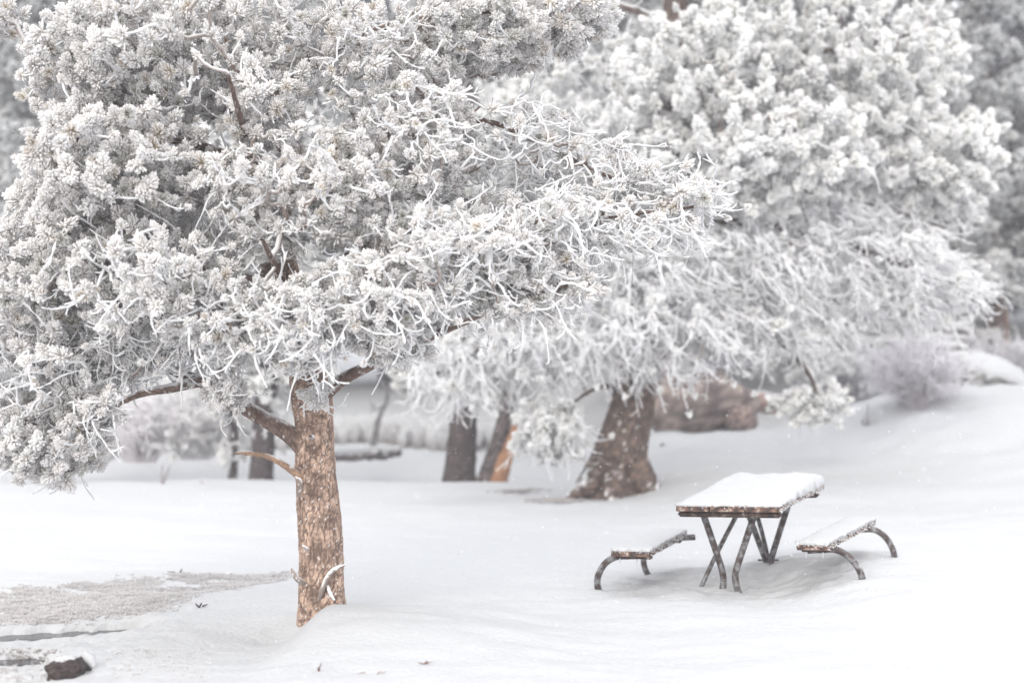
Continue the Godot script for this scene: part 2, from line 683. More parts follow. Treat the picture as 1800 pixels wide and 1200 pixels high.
			if rng.randf() < 0.16 * (0.3 + fluff[k]):
				found.append([q.distance_to(EYE), host[k], 0, Transform3D(upright(e, size * 0.6), q)])
	# those that show largest are parts of their own
	var by_size := func(x, y): return x[0] < y[0]
	loose.sort_custom(by_size)
	var own := 0
	for q in loose:
		var z: Color = WHITE * (q[4] as float)
		var s2 := seen_at(q[2][4])
		if own < bare_apart and s2.x > 0 and s2.x < 1800 and s2.y > 0 and s2.y < 1200:
			var one := Shape.new()
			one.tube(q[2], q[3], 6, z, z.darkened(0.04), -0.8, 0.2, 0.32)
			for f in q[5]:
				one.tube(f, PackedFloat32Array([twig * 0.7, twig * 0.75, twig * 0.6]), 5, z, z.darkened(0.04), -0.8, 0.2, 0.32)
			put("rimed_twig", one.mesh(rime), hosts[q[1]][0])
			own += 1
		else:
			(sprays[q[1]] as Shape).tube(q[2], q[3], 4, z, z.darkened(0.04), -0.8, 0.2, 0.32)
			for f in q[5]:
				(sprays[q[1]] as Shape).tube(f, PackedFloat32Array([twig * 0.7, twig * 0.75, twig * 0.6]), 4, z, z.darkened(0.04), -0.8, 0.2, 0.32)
	for h in hosts.size():
		if (sprays[h] as Shape).v.size():
			put("twig_foliage", (sprays[h] as Shape).mesh(rime), hosts[h][0], "stuff")
	found.sort_custom(by_size)
	own = 0
	var rest := {}
	for q in found:
		var s2 := seen_at((q[3] as Transform3D).origin)
		if own < apart and s2.x > -10 and s2.x < 1810 and s2.y > -10 and s2.y < 1210:
			var o := put("needle_tuft", meshes[q[2]], hosts[q[1]][0])
			o.transform = q[3]
			own += 1
		else:
			var key: int = q[1] * 8 + q[2]
			if not rest.has(key):
				rest[key] = [[], []]
			rest[key][0].append(q[3])
			var g := rng.randf_range(0.94, 1.0)
			rest[key][1].append(Color(g, g, g))
	for key in rest:
		scatter("needle_foliage", meshes[key % 8], rest[key][0], rest[key][1], hosts[key / 8][0])
	print("nodes %d, tufts %d, bare twigs %d" % [pos.size(), found.size(), loose.size()])


func upright(y: Vector3, scale_: float) -> Basis:
	var x := y.cross(Vector3.RIGHT if absf(y.x) < 0.7 else Vector3.FORWARD).normalized()
	return (Basis(x, y, x.cross(y)) * Basis(Vector3.UP, rng.randf() * TAU)).scaled(Vector3.ONE * scale_)


func main_pine() -> void:
	var d0 := 9.3
	var tree := thing("pine_tree", "frost covered pine with orange brown trunk and wide leaning crown beside the picnic table", "tree")
	var stem := limb_points([
		[567, 1150, 0, 0.185], [566, 1095, 0, 0.172], [565, 1030, 0, 0.155], [564, 960, 0, 0.15], [559, 890, 0, 0.148], [554, 820, 0, 0.136], [552, 750, 0, 0.13], [547, 695, 0, 0.14],
		[536, 640, 0.02, 0.115], [522, 560, 0.08, 0.1], [500, 470, 0.12, 0.09], [490, 395, 0.15, 0.085], [455, 320, 0.18, 0.08], [425, 220, 0.2, 0.066], [405, 100, 0.15, 0.055], [395, -60, 0.1, 0.04], [398, -300, 0, 0.014]], d0, 0, 0)
	var tan_ := Color(0.6, 0.43, 0.335)
	var dark := Color(0.11, 0.075, 0.062)
	var path := spline(stem, 26)
	var trunk := put("trunk", bark_tube(path, 120, 0.034, tan_, dark, -0.1, 0.2), tree)
	var hosts := [[trunk, spline(stem.slice(7), 8)]]
	var limbs := [
		[[[560, 700, -0.02], [600, 668, -0.12], [650, 642, -0.3], [760, 590, -0.5], [900, 530, -0.6], [1000, 500, -0.6]], 0.06, 0.014],
		[[[518, 540, 0.08], [570, 480, 0], [660, 430, -0.1], [780, 400, -0.2], [920, 390, -0.3], [1080, 378, -0.3], [1230, 362, -0.2]], 0.06, 0.012],
		[[[488, 385, 0.15], [540, 310, 0.12], [620, 250, 0.1], [730, 205, 0.15], [850, 212, 0.15], [960, 255, 0.1], [1060, 305, 0], [1150, 330, 0]], 0.055, 0.012],
		[[[430, 235, 0.2], [500, 150, 0.1], [580, 90, 0], [700, 40, -0.15], [850, 20, -0.25], [1000, 20, -0.3]], 0.05, 0.012],
		[[[540, 790, 0], [505, 760, -0.04], [440, 722, -0.1], [375, 682, -0.15], [300, 648, -0.2], [220, 612, -0.25], [110, 600, -0.35], [0, 615, -0.4]], 0.078, 0.014],
		[[[352, 668, -0.16], [300, 682, -0.3], [240, 694, -0.45], [170, 730, -0.6], [90, 780, -0.7]], 0.045, 0.01],
		[[[300, 648, -0.2], [270, 610, -0.1], [200, 590, 0.1], [100, 540, 0.3], [20, 520, 0.3]], 0.034, 0.01],
		[[[492, 440, 0.13], [445, 488, 0.0], [400, 470, -0.15], [300, 470, -0.35], [180, 460, -0.5], [60, 450, -0.6], [-60, 460, -0.6]], 0.05, 0.012],
		[[[450, 300, 0.2], [390, 270, -0.05], [320, 248, -0.3], [220, 240, -0.5], [130, 240, -0.6]], 0.05, 0.012],
		[[[412, 150, 0.18], [350, 100, 0.0], [280, 75, -0.15], [180, 50, -0.3], [70, 70, -0.35]], 0.042, 0.012],
		[[[524, 580, 0.05], [512, 530, -0.35], [490, 480, -0.75], [460, 420, -1.1]], 0.04, 0.012],
		[[[538, 640, 0], [580, 590, -0.4], [630, 560, -0.8], [690, 535, -1.1]], 0.04, 0.012],
		[[[470, 345, 0.18], [440, 270, -0.3], [420, 200, -0.7], [400, 130, -1.05]], 0.04, 0.012],
		[[[500, 470, 0.12], [470, 420, 0.6], [420, 360, 1.1], [360, 300, 1.4]], 0.04, 0.012],
		[[[540, 660, 0.02], [500, 610, -0.35], [440, 585, -0.7], [370, 560, -0.95], [280, 520, -1.1]], 0.036, 0.01],
	]
	for l in limbs:
		var q := spline(limb_points(l[0], d0, l[1], l[2]), 20)
		hosts.append([put("limb", bark_tube(q, 24, 0.026, Color(0.3, 0.22, 0.185), dark, 0.3, 0.42), tree), q])
	# the dead branch low on the trunk and the broken stubs near its foot
	var br := spline(limb_points([[545, 850, -0.05, 0.03], [520, 832, -0.13, 0.026], [480, 806, -0.15, 0.02], [440, 797, -0.16, 0.017], [412, 796, -0.17, 0.007]], d0, 0, 0), 12)
	put("dead_branch", bark_tube(br, 16, 0.018, Color(0.42, 0.27, 0.18), Color(0.2, 0.14, 0.11), 0.0, 0.12), tree)
	var stubs := [
		[[545, 1030, -0.06, 0.022], [523, 1018, -0.16, 0.018], [514, 1004, -0.17, 0.012], [512, 998, -0.17, 0.004]],
		[[556, 1068, -0.1, 0.016], [565, 1040, -0.17, 0.016], [578, 1010, -0.17, 0.017], [594, 997, -0.16, 0.014], [606, 993, -0.13, 0.006]],
		[[575, 1030, -0.14, 0.012], [582, 1047, -0.18, 0.013], [588, 1055, -0.19, 0.006]],
		[[545, 968, -0.1, 0.014], [536, 962, -0.16, 0.012], [530, 958, -0.17, 0.005]],
		[[528, 870, -0.07, 0.028], [527, 846, -0.14, 0.018], [518, 838, -0.16, 0.006]],
		[[550, 772, -0.1, 0.022], [548, 768, -0.145, 0.018], [546, 766, -0.16, 0.008]],
	]
	for k in stubs.size():
		var q := spline(limb_points(stubs[k], d0, 0, 0), 8)
		put("branch_stub", bark_tube(q, 12, 0.015, Color(0.36, 0.3, 0.27), Color(0.24, 0.2, 0.18), 0.65 if k else 0.3, 0.5), tree)
	var pads := [
		[170, 140, 115, 140, -0.2, 0.8, 150, 1, 0.1], [300, 90, 170, 120, -0.3, 1.0, 230, 1, 0.1], [520, 70, 150, 110, 0.1, 0.9, 130, 0.8, 0.2], [220, 300, 165, 115, -0.5, 0.9, 230, 1, 0.1],
		[440, 330, 90, 80, -0.7, 0.5, 60, 0.8, 0.4], [690, 120, 140, 120, -0.1, 0.9, 150, 0.7, 0.4], [880, 45, 165, 75, -0.2, 0.8, 190, 1, 0.1], [1015, 25, 70, 55, -0.1, 0.5, 50, 1, 0],
		[600, 330, 140, 110, -0.5, 0.8, 180, 0.9, 0.2], [740, 250, 110, 110, -0.4, 0.8, 130, 0.8, 0.4], [900, 255, 120, 80, 0, 0.6, 80, 0.3, 0.9], [1050, 305, 110, 60, 0, 0.5, 70, 0.35, 0.8],
		[1180, 345, 110, 50, -0.1, 0.4, 70, 0.3, 0.8], [950, 400, 170, 70, -0.3, 0.7, 130, 0.4, 1.0], [1090, 400, 150, 45, -0.2, 0.5, 80, 0.3, 1.0], [800, 450, 180, 80, -0.6, 0.8, 190, 0.6, 0.7],
		[960, 500, 90, 45, -0.5, 0.4, 70, 0.8, 0.4], [680, 525, 130, 90, -0.8, 0.6, 170, 0.8, 0.6], [700, 605, 65, 40, -0.6, 0.35, 50, 1, 0.2], [540, 570, 110, 80, -0.9, 0.5, 100, 0.8, 0.8],
		[420, 560, 120, 80, -0.8, 0.5, 110, 0.8, 0.7], [280, 500, 150, 105, -0.7, 0.8, 170, 0.9, 0.5], [110, 470, 140, 120, -0.5, 0.8, 200, 1, 0.2], [70, 640, 130, 100, -0.5, 0.7, 140, 0.8, 0.8],
		[85, 775, 105, 75, -0.6, 0.5, 100, 1, 0.2], [190, 600, 120, 60, -0.2, 0.5, 50, 0.3, 1.2], [330, 400, 150, 80, 0.3, 0.7, 110, 0.6, 0.4], [410, 690, 45, 40, -0.4, 0.25, 10, 1, 0.6],
		[85, 350, 40, 90, 0, 0.5, 45, 1, 0.1], [455, 190, 80, 80, -0.5, 0.35, 40, 1, 0.3], [480, 420, 60, 50, -0.6, 0.3, 28, 0.9, 0.6], [200, 640, 110, 40, -0.35, 0.3, 50, 0.5, 1.2], [150, 720, 70, 40, -0.65, 0.25, 40, 0.8, 0.6], [880, 540, 110, 22, -0.6, 0.3, 40, 0.6, 0.8], [560, 695, 22, 20, -0.28, 0.1, 7, 1, 0.3], [480, 300, 330, 200, 1.0, 0.5, 190, 0.7, 0.4], [400, -140, 380, 120, 0, 1.0, 150, 1, 0.1], [-90, 620, 110, 160, 0.0, 0.8, 100, 1, 0.1], [-20, 30, 60, 40, -0.1, 0.4, 30, 1, 0.1],
		[330, 620, 130, 40, -0.3, 0.4, 40, 0.4, 1.0],
	]
	foliage(hosts, pads, d0, at(530, 400, d0 + 0.1), 0.051, tufts, [0.48, 0.87, 0.95, 1.0], 295, 220, Vector3(0.12, 0, 0), 0.0068, 0.9, 2.05)


func far_pine() -> void:
	var d0 := 19.6
	var tree := thing("pine_tree", "broad old pine with flared dark trunk and rimed crown behind the picnic table", "tree")
	var stem := limb_points([
		[1087, 915, 0, 1.0], [1086, 892, 0, 0.76], [1081, 868, 0, 0.57], [1083, 838, 0, 0.45], [1092, 795, 0, 0.37], [1107, 735, 0, 0.32], [1120, 670, 0, 0.3], [1134, 570, 0, 0.3], [1140, 440, 0, 0.27], [1165, 280, 0, 0.23], [1182, 120, 0, 0.2], [1188, 0, 0, 0.17], [1192, -200, 0, 0.1], [1195, -420, 0, 0.03]], d0, 0, 0)
	var dark := Color(0.07, 0.055, 0.05)
	var brown := Color(0.27, 0.19, 0.15)
	var path := spline(stem, 12)
	var trunk := put("trunk", bark_tube(path, 100, 0.065, brown, dark, 0.05, 0.14, 0.3), tree)
	for r in [[[1118, 815, -0.28, 0.2], [1133, 850, -0.34, 0.2], [1152, 874, -0.42, 0.13], [1172, 890, -0.5, 0.06]], [[1062, 815, -0.25, 0.18], [1044, 842, -0.35, 0.17], [1020, 862, -0.45, 0.11], [998, 876, -0.5, 0.05]], [[1082, 830, -0.4, 0.17], [1078, 862, -0.55, 0.16], [1074, 890, -0.7, 0.1]]]:
		put("root", bark_tube(spline(limb_points(r, d0, 0, 0), 10), 26, 0.065, brown, dark, 0.1, 0.14), tree)
	var hosts := [[trunk, spline(stem.slice(6), 8)]]
	var limbs := [
		[[[1165, 270, 0], [1280, 240, -0.3], [1420, 240, -0.5], [1580, 280, -0.5], [1740, 320, -0.4]], 0.12, 0.03],
		[[[1180, 120, 0], [1300, 90, -0.4], [1440, 90, -0.7], [1600, 60, -0.7]], 0.11, 0.03],
		[[[1142, 430, 0], [1250, 390, -0.3], [1380, 400, -0.6], [1520, 440, -0.7], [1640, 490, -0.6], [1735, 540, -0.5]], 0.11, 0.025],
		[[[1125, 560, 0], [1220, 540, -0.3], [1330, 570, -0.5], [1410, 640, -0.6], [1440, 700, -0.6]], 0.09, 0.02],
		[[[1150, 400, 0], [1080, 350, -0.6], [1010, 300, -1.0], [930, 180, -1.0]], 0.1, 0.03],
		[[[1130, 520, 0], [1040, 500, -0.4], [930, 540, -0.6], [830, 620, -0.6], [760, 660, -0.5]], 0.1, 0.025],
		[[[1110, 680, 0], [1050, 680, -0.4], [1000, 715, -0.6], [965, 770, -0.7]], 0.06, 0.02],
		[[[1160, 300, 0], [1220, 260, -0.9], [1290, 230, -1.7], [1350, 200, -2.2]], 0.1, 0.025],
		[[[1120, 600, 0], [1150, 590, -0.6], [1190, 600, -1.1], [1220, 640, -1.4]], 0.07, 0.02],
		[[[1150, 380, 0], [1240, 330, 0.6], [1380, 330, 1.1], [1540, 360, 1.3], [1660, 400, 1.3]], 0.1, 0.025],
		[[[1185, 60, 0], [1120, 20, 0.3], [1020, 0, 0.5], [900, 20, 0.6]], 0.1, 0.03],
	]
	for l in limbs:
		var q := spline(limb_points(l[0], d0, l[1], l[2]), 9)
		hosts.append([put("limb", bark_tube(q, 12, 0.06, Color(0.16, 0.12, 0.1), dark, 0.25, 0.35), tree), q])
	var pads := [
		[1260, 130, 180, 130, -1.0, 1.2, 260, 1, 0], [1480, 120, 180, 130, -0.7, 1.1, 240, 1, 0], [1560, 260, 180, 90, -0.7, 1.0, 220, 1, 0.1], [1350, 270, 190, 100, -1.6, 1.0, 250, 1, 0.1],
		[1130, 240, 120, 120, -1.0, 1.0, 140, 1, 0.2], [1660, 330, 90, 60, -0.4, 0.7, 70, 1, 0.3], [1720, 260, 50, 60, -0.4, 0.4, 40, 1, 0], [1620, 120, 70, 120, 0.3, 0.8, 80, 1, 0],
		[1250, 470, 220, 110, -0.8, 1.2, 230, 0.12, 2.6], [1450, 440, 220, 100, -0.6, 1.1, 230, 0.1, 2.6], [1610, 500, 130, 70, -0.5, 0.8, 130, 0.05, 2.6], [1150, 570, 160, 85, -1.0, 0.9, 150, 0.15, 2.2],
		[1340, 560, 150, 65, -0.6, 0.9, 110, 0.15, 2.2], [930, 600, 150, 90, -0.6, 0.9, 130, 0.2, 2.4], [800, 640, 90, 60, -0.5, 0.6, 70, 0.2, 2.4], [968, 752, 70, 62, -0.8, 0.5, 85, 0.9, 0.5],
		[1425, 710, 70, 32, -0.6, 0.4, 50, 1, 0.2], [1000, 150, 120, 120, 0.5, 0.8, 80, 0.9, 0.4], [880, 560, 60, 30, -0.6, 0.4, 40, 1, 0.2], [1120, 640, 80, 24, -0.9, 0.3, 26, 0.1, 0.6],
		[1050, 440, 140, 120, -0.8, 0.9, 110, 0.5, 1.2], [1300, -120, 380, 120, -0.4, 1.6, 200, 1, 0],
	]
	foliage(hosts, pads, d0, at(1140, 400, d0), 0.098, far_tufts, [0.6, 1.0], 280, 120, Vector3(0.7, -0.75, 0.1), 0.0098, 1.7, 1.3)


func plain_trunk(o: Node3D, pts: Array, d0: float, plate: float, col: Color, dark: Color, cling: float, specks: float, sides := 28) -> Node3D:
	return put("trunk", bark_tube(spline(limb_points(pts, d0, 0, 0), 12), sides, plate, col, dark, cling, specks), o)


func trunks() -> void:
	var dark := Color(0.05, 0.04, 0.04)
	var grey := Color(0.13, 0.105, 0.1)
	# dark upright trunk
	var a := thing("pine_tree", "dark upright pine trunk standing beside the leaning split trunk", "tree")
	var t := plain_trunk(a, [[806, 860, 0, 0.34], [808, 830, 0, 0.29], [812, 780, 0, 0.26], [815, 730, 0, 0.24], [816, 690, 0, 0.2], [820, 560, 0, 0.17], [822, 300, 0, 0.14], [822, 40, 0, 0.06]], 24.5, 0.09, grey, dark, -0.3, 0.0)
	foliage([[t, spline(limb_points([[816, 700, 0, 0.2], [818, 600, 0, 0.18], [822, 400, 0, 0.15], [822, 40, 0, 0.06]], 24.5, 0, 0), 10)]],
		[[820, 640, 120, 70, -0.3, 1.2, 100, 0.5, 1.2], [760, 660, 70, 40, 0.2, 0.8, 50, 0.9, 0.8], [820, 480, 150, 130, 0, 1.4, 140, 1, 0.4], [830, 250, 140, 180, 0, 1.3, 150, 1, 0.2], [845, 705, 40, 25, -0.3, 0.3, 16, 0.2, 2.0]],
		24.5, at(818, 500, 24.5), 0.13, far_tufts, [0.4, 1.0], 0, 0, Vector3(0, -0.2, 0), 0.015)
	# leaning, split trunk
	var b := thing("leaning_pine", "leaning grey pine trunk with a split of raw orange wood down one side", "tree")
	plain_trunk(b, [[855, 855, 0, 0.24], [862, 830, 0, 0.19], [876, 780, 0, 0.15], [888, 730, 0, 0.13], [900, 670, 0, 0.12], [930, 560, 0, 0.1], [960, 420, 0, 0.06]], 24.0, 0.08, Color(0.2, 0.17, 0.16), dark, 0.0, 0.3)
	put("split_wood", bark_tube(spline(limb_points([[876, 850, -0.16, 0.17], [884, 820, -0.15, 0.14], [897, 780, -0.13, 0.1], [906, 750, -0.1, 0.07], [913, 725, -0.06, 0.02]], 24.0, 0, 0), 10), 18, 0.14, Color(0.42, 0.24, 0.14), Color(0.25, 0.13, 0.08), -0.4, 0.0), b)
	# the pair behind the near trunk
	var c := thing("pine_tree", "dark pine trunk half hidden behind the orange brown trunk of the near pine", "tree")
	t = plain_trunk(c, [[456, 870, 0, 0.25], [458, 845, 0, 0.22], [462, 780, 0, 0.2], [466, 700, 0, 0.19], [470, 600, 0, 0.16], [475, 300, 0, 0.1], [475, 60, 0, 0.04]], 23.6, 0.08, Color(0.12, 0.1, 0.1), dark, -0.2, 0.0)
	foliage([[t, spline(limb_points([[466, 720, 0, 0.19], [470, 600, 0, 0.16], [475, 300, 0, 0.1], [475, 60, 0, 0.04]], 23.6, 0, 0), 10)]],
		[[470, 650, 110, 70, 0, 1.2, 90, 0.9, 0.5], [480, 740, 50, 35, -0.2, 0.5, 20, 0.3, 1.5], [470, 520, 170, 110, 0, 1.4, 130, 1, 0.3], [475, 260, 170, 180, 0, 1.4, 170, 1, 0.2]],
		23.6, at(470, 500, 23.6), 0.13, far_tufts, [0.3, 1.0], 0, 0, Vector3(0, -0.2, 0), 0.015)
	var e := thing("young_pine", "thin young pine trunk beside the dark half hidden trunk", "tree")
	t = plain_trunk(e, [[407, 860, 0, 0.09], [409, 830, 0, 0.085], [411, 780, 0, 0.08], [408, 700, 0, 0.07], [404, 600, 0, 0.05]], 25.0, 0.05, Color(0.12, 0.1, 0.1), dark, 0.0, 0.3, 18)
	foliage([[t, spline(limb_points([[411, 760, 0, 0.08], [408, 700, 0, 0.07], [404, 590, 0, 0.05]], 25.0, 0, 0), 10)]],
		[[410, 690, 70, 60, 0, 0.7, 70, 0.7, 1.0], [405, 790, 25, 25, -0.1, 0.2, 10, 0.2, 1.2]], 25.0, at(408, 690, 25.0), 0.11, far_tufts, [0.6, 1.0], 0, 0, Vector3(0, -0.2, 0), 0.014)
	# bare snag
	var g := thing("dead_sapling", "bare crooked grey sapling with one forked side branch on the far bank", "dead tree")
	plain_trunk(g, [[655, 790, 0, 0.08], [658, 770, 0, 0.065], [666, 735, 0, 0.055], [678, 708, 0, 0.05], [681, 690, 0, 0.045], [672, 672, 0, 0.035], [668, 640, 0, 0.02]], 28.5, 0.05, Color(0.3, 0.28, 0.28), Color(0.15, 0.14, 0.14), 0.1, 0.4, 14)
	put("side_branch", bark_tube(spline(limb_points([[678, 712, 0, 0.035], [668, 714, -0.05, 0.03], [658, 720, -0.1, 0.022], [650, 718, -0.12, 0.01]], 28.5, 0, 0), 6), 10, 0.05, Color(0.3, 0.28, 0.28), Color(0.15, 0.14, 0.14), 0.1, 0.4), g)
	put("side_branch", bark_tube(spline(limb_points([[660, 719, -0.08, 0.024], [654, 710, -0.1, 0.018], [649, 700, -0.12, 0.008]], 28.5, 0, 0), 6), 10, 0.05, Color(0.3, 0.28, 0.28), Color(0.15, 0.14, 0.14), 0.1, 0.4), g)
	var k := put("snag_stump", bark_tube(spline(limb_points([[1180, 845, 0, 0.08], [1176, 826, 0, 0.065], [1170, 800, 0, 0.06], [1164, 782, 0, 0.045], [1163, 779, 0, 0.015]], 23.0, 0, 0), 8), 14, 0.05, Color(0.36, 0.34, 0.34), Color(0.18, 0.17, 0.17), 0.1, 0.3))
	tag(k, "short leaning grey snag sticking out of the snow behind the flared trunk", "stump")


# tall pines that close the view; built in a few shapes and set down again and again
func forest_shape(called: String, high: float, wide: float, bare: float, meshes: Array[ArrayMesh], count: int, size: float, red: bool) -> Node3D:
	var o := Node3D.new()
	o.name = numbered(called, self)
	add_child(o)
	var pts := []
	var sway := Vector2(rng.randf_range(-0.4, 0.4), rng.randf_range(-0.4, 0.4))
	for i in 9:
		var t := i / 8.0
		pts.append(Vector4(sway.x * sin(t * 4.0) * t, t * high - 0.5, sway.y * sin(t * 3.0) * t, lerpf(0.26, 0.03, t)))
	var path := spline(pts, 8)
	put("trunk", bark_tube(path, 16, 0.12, Color(0.34, 0.19, 0.13) if red else Color(0.13, 0.11, 0.1), Color(0.07, 0.05, 0.045), -0.2, 0.15), o)
	var where := [[], []]
	var tint := [[], []]
	var sp := Shape.new()
	var boughs := int(high * 6.0)
	for k in boughs:
		var t := (k + rng.randf()) / boughs
		var y := lerpf(bare, high * 0.99, t)
		var reach := wide * (0.35 + 0.65 * sin(pow(1.0 - t, 0.8) * PI * 0.62)) * rng.randf_range(0.6, 1.1)
		var a := k * 2.4 + rng.randf() * 0.9
		var out := Vector3(cos(a), 0, sin(a))
		var from := Vector3(0, y, 0)
		var mid := from + out * reach * 0.55 + Vector3.UP * reach * 0.08
		var end := from + out * reach + Vector3.DOWN * reach * rng.randf_range(0.02, 0.22)
		var pp := PackedVector3Array()
		var rr := PackedFloat32Array()
		for i in 6:
			pp.push_back(from.bezier_interpolate(mid, mid, end, i / 5.0))
			rr.push_back(lerpf(0.05, 0.015, i / 5.0))
		sp.tube(pp, rr, 5, Color(0.75, 0.75, 0.77), Color(0.16, 0.14, 0.13), -0.1, 0.5)
		for i in count / boughs:
			var q := from.bezier_interpolate(mid, mid, end, sqrt(rng.randf_range(0.06, 1.0)))
			q += Vector3(rng.randfn(), rng.randfn() * 0.5 + 0.1, rng.randfn()) * reach * 0.16
			var up := (out + Vector3.UP * 0.5 + Vector3(rng.randfn(), rng.randfn(), rng.randfn()) * 0.4).normalized()
			var kind := 0 if rng.randf() < 0.6 else 1
			where[kind].append(Transform3D(upright(up, size * rng.randf_range(0.7, 1.3)), q))
			var g := rng.randf_range(0.75, 1.0)
			tint[kind].append(Color(g, g, g))
	put("bough", sp.mesh(rime), o, "stuff")
	for kind in 2:
		scatter("foliage", meshes[kind], where[kind], tint[kind], o)
	return o


func forest() -> void:
	var shapes := [
		forest_shape("forest_pine", 15.0, 2.4, 1.6, dark_tufts, 1500, 0.24, false),
		forest_shape("forest_pine", 13.0, 2.7, 1.2, dark_tufts, 1500, 0.25, true),
		forest_shape("forest_pine", 11.0, 2.3, 0.7, far_tufts, 1300, 0.22, false),
	]
	# [x, depth, shape, size, label]
	var spots := [
		[-11.0, 33.0, 0, 1.1, "tall dim pine standing behind the tufted tip of the near pine's crown"], [-13.6, 36.0, 1, 1.0, ""], [-6.6, 44.0, 1, 1.2, ""], [-3.4, 47.0, 0, 1.2, ""], [-12.5, 38.0, 0, 1.15, ""],
		[-0.6, 44.0, 2, 1.4, "pale frosted pine seen through the gap between the two big crowns"], [1.6, 43.0, 0, 1.1, ""], [3.8, 34.0, 1, 1.1, ""], [6.2, 38.0, 0, 1.1, ""], [8.6, 36.0, 0, 1.15, ""],
		[10.6, 34.0, 2, 0.8, "pale bushy pine above the snowed fallen logs"], [12.3, 34.5, 1, 1.15, "tall forest pine with a bare reddish trunk beyond the tips of the rimed boughs"], [14.6, 36.0, 0, 1.1, "dark forest pine beside the one with the reddish trunk"], [17.0, 40.0, 0, 1.2, ""],
		[-15.0, 46.0, 0, 1.2, ""], [-8.6, 48.0, 1, 1.3, ""], [-4.6, 50.0, 0, 1.3, ""], [0.4, 49.0, 1, 1.3, ""], [4.6, 47.0, 0, 1.3, ""], [9.2, 48.0, 1, 1.3, ""], [13.6, 47.0, 0, 1.3, ""], [18.6, 49.0, 1, 1.3, ""], [22.0, 52.0, 0, 1.3, ""],
		[-19.0, 50.0, 1, 1.3, ""], [6.9, 30.5, 2, 0.55, "small bushy frosted pine between the boulders and the shrub"], [16.0, 31.0, 2, 0.7, ""], [-17.5, 41.0, 0, 1.1, ""], [-21.5, 46.0, 1, 1.2, ""], [-25.5, 50.0, 0, 1.3, ""],
	]
	var used := {}
	for s in spots:
		var kind: int = s[2]
		var o: Node3D
		if used.has(kind):
			o = (shapes[kind] as Node3D).duplicate()
			o.name = numbered("forest_pine", self)
			add_child(o)
		else:
			o = shapes[kind]
			used[kind] = true
		o.position = Vector3(s[0], land(s[0], s[1]), -s[1])
		o.rotation.y = rng.randf() * TAU
		o.scale = Vector3.ONE * (s[3] as float)
		tag(o, s[4] if s[4] else "tall grey pine of the dense forest wall closing the view", "tree", "pines of the forest wall")


# ---------------------------------------------------------------- rocks, logs, shrubs
func rock(size: Vector3, sd: float, base: Color, dark: Color, cover: float, rough: float, at_: Vector3, res := 40) -> Array:   # [stone mesh, snow mesh or null]
	var s := Shape.new()
	var cap := Shape.new()
	var rows := res / 2 + 1
	for i in rows:
		var e := -PI / 2.0 + PI * i / (rows - 1)
		for j in res:
			var a := TAU * j / res
			var d := Vector3(cos(e) * cos(a), sin(e), -cos(e) * sin(a))
			var big := fine.get_noise_3dv(d * 0.9 + Vector3.ONE * sd)
			var facet := cells.get_noise_3dv(d * 1.3 + Vector3.ONE * sd) + 1.0
			var tiny := fine.get_noise_3dv(d * 5.0 + Vector3.ONE * sd)
			var r := 1.0 + rough * (0.5 * big + 0.35 * facet - 0.2) + 0.05 * tiny
			var q := Vector3(pow(absf(d.x), 0.93) * signf(d.x), pow(absf(d.y), 0.9) * signf(d.y), pow(absf(d.z), 0.93) * signf(d.z)) * r
			s.v.push_back(q * size)
			var k := smoothstep(-0.35, 0.45, 1.0 * fine.get_noise_3dv(q * 3.2 + Vector3.ONE * (sd + 7.0)) + 0.9 * fine.get_noise_3dv(d * 9.0 + Vector3.ONE * sd) - 0.1)
			var col := dark.lerp(base, k)
			s.c.push_back(col)
			var over := smoothstep(1.0 - cover, 1.15 - cover, d.y + 0.18 * big + 0.1 * tiny)
			cap.v.push_back(q * size * lerpf(0.9, 1.02, smoothstep(0.0, 0.2, over)) + Vector3.UP * size.y * 0.14 * over)
			cap.c.push_back(Color.WHITE)
	s.grid(res, rows, true)
	s.smooth()
	cap.grid(res, rows, true)
	cap.smooth()
	return [s.mesh(stone), cap.mesh(snow) if cover > 0.0 else null]


func set_rock(called: String, label: String, at_: Vector3, turn: float, tilt: float, size: Vector3, sd: float, base: Color, dark: Color, cover: float, rough: float) -> void:
	var o := thing(called, label, "rock", "", at_)
	var r := rock(size, sd, base, dark, cover, rough, at_)
	put("stone", r[0], o)
	if r[1]:
		put("snow_cap", r[1], o)
	o.rotation = Vector3(0, turn, tilt)


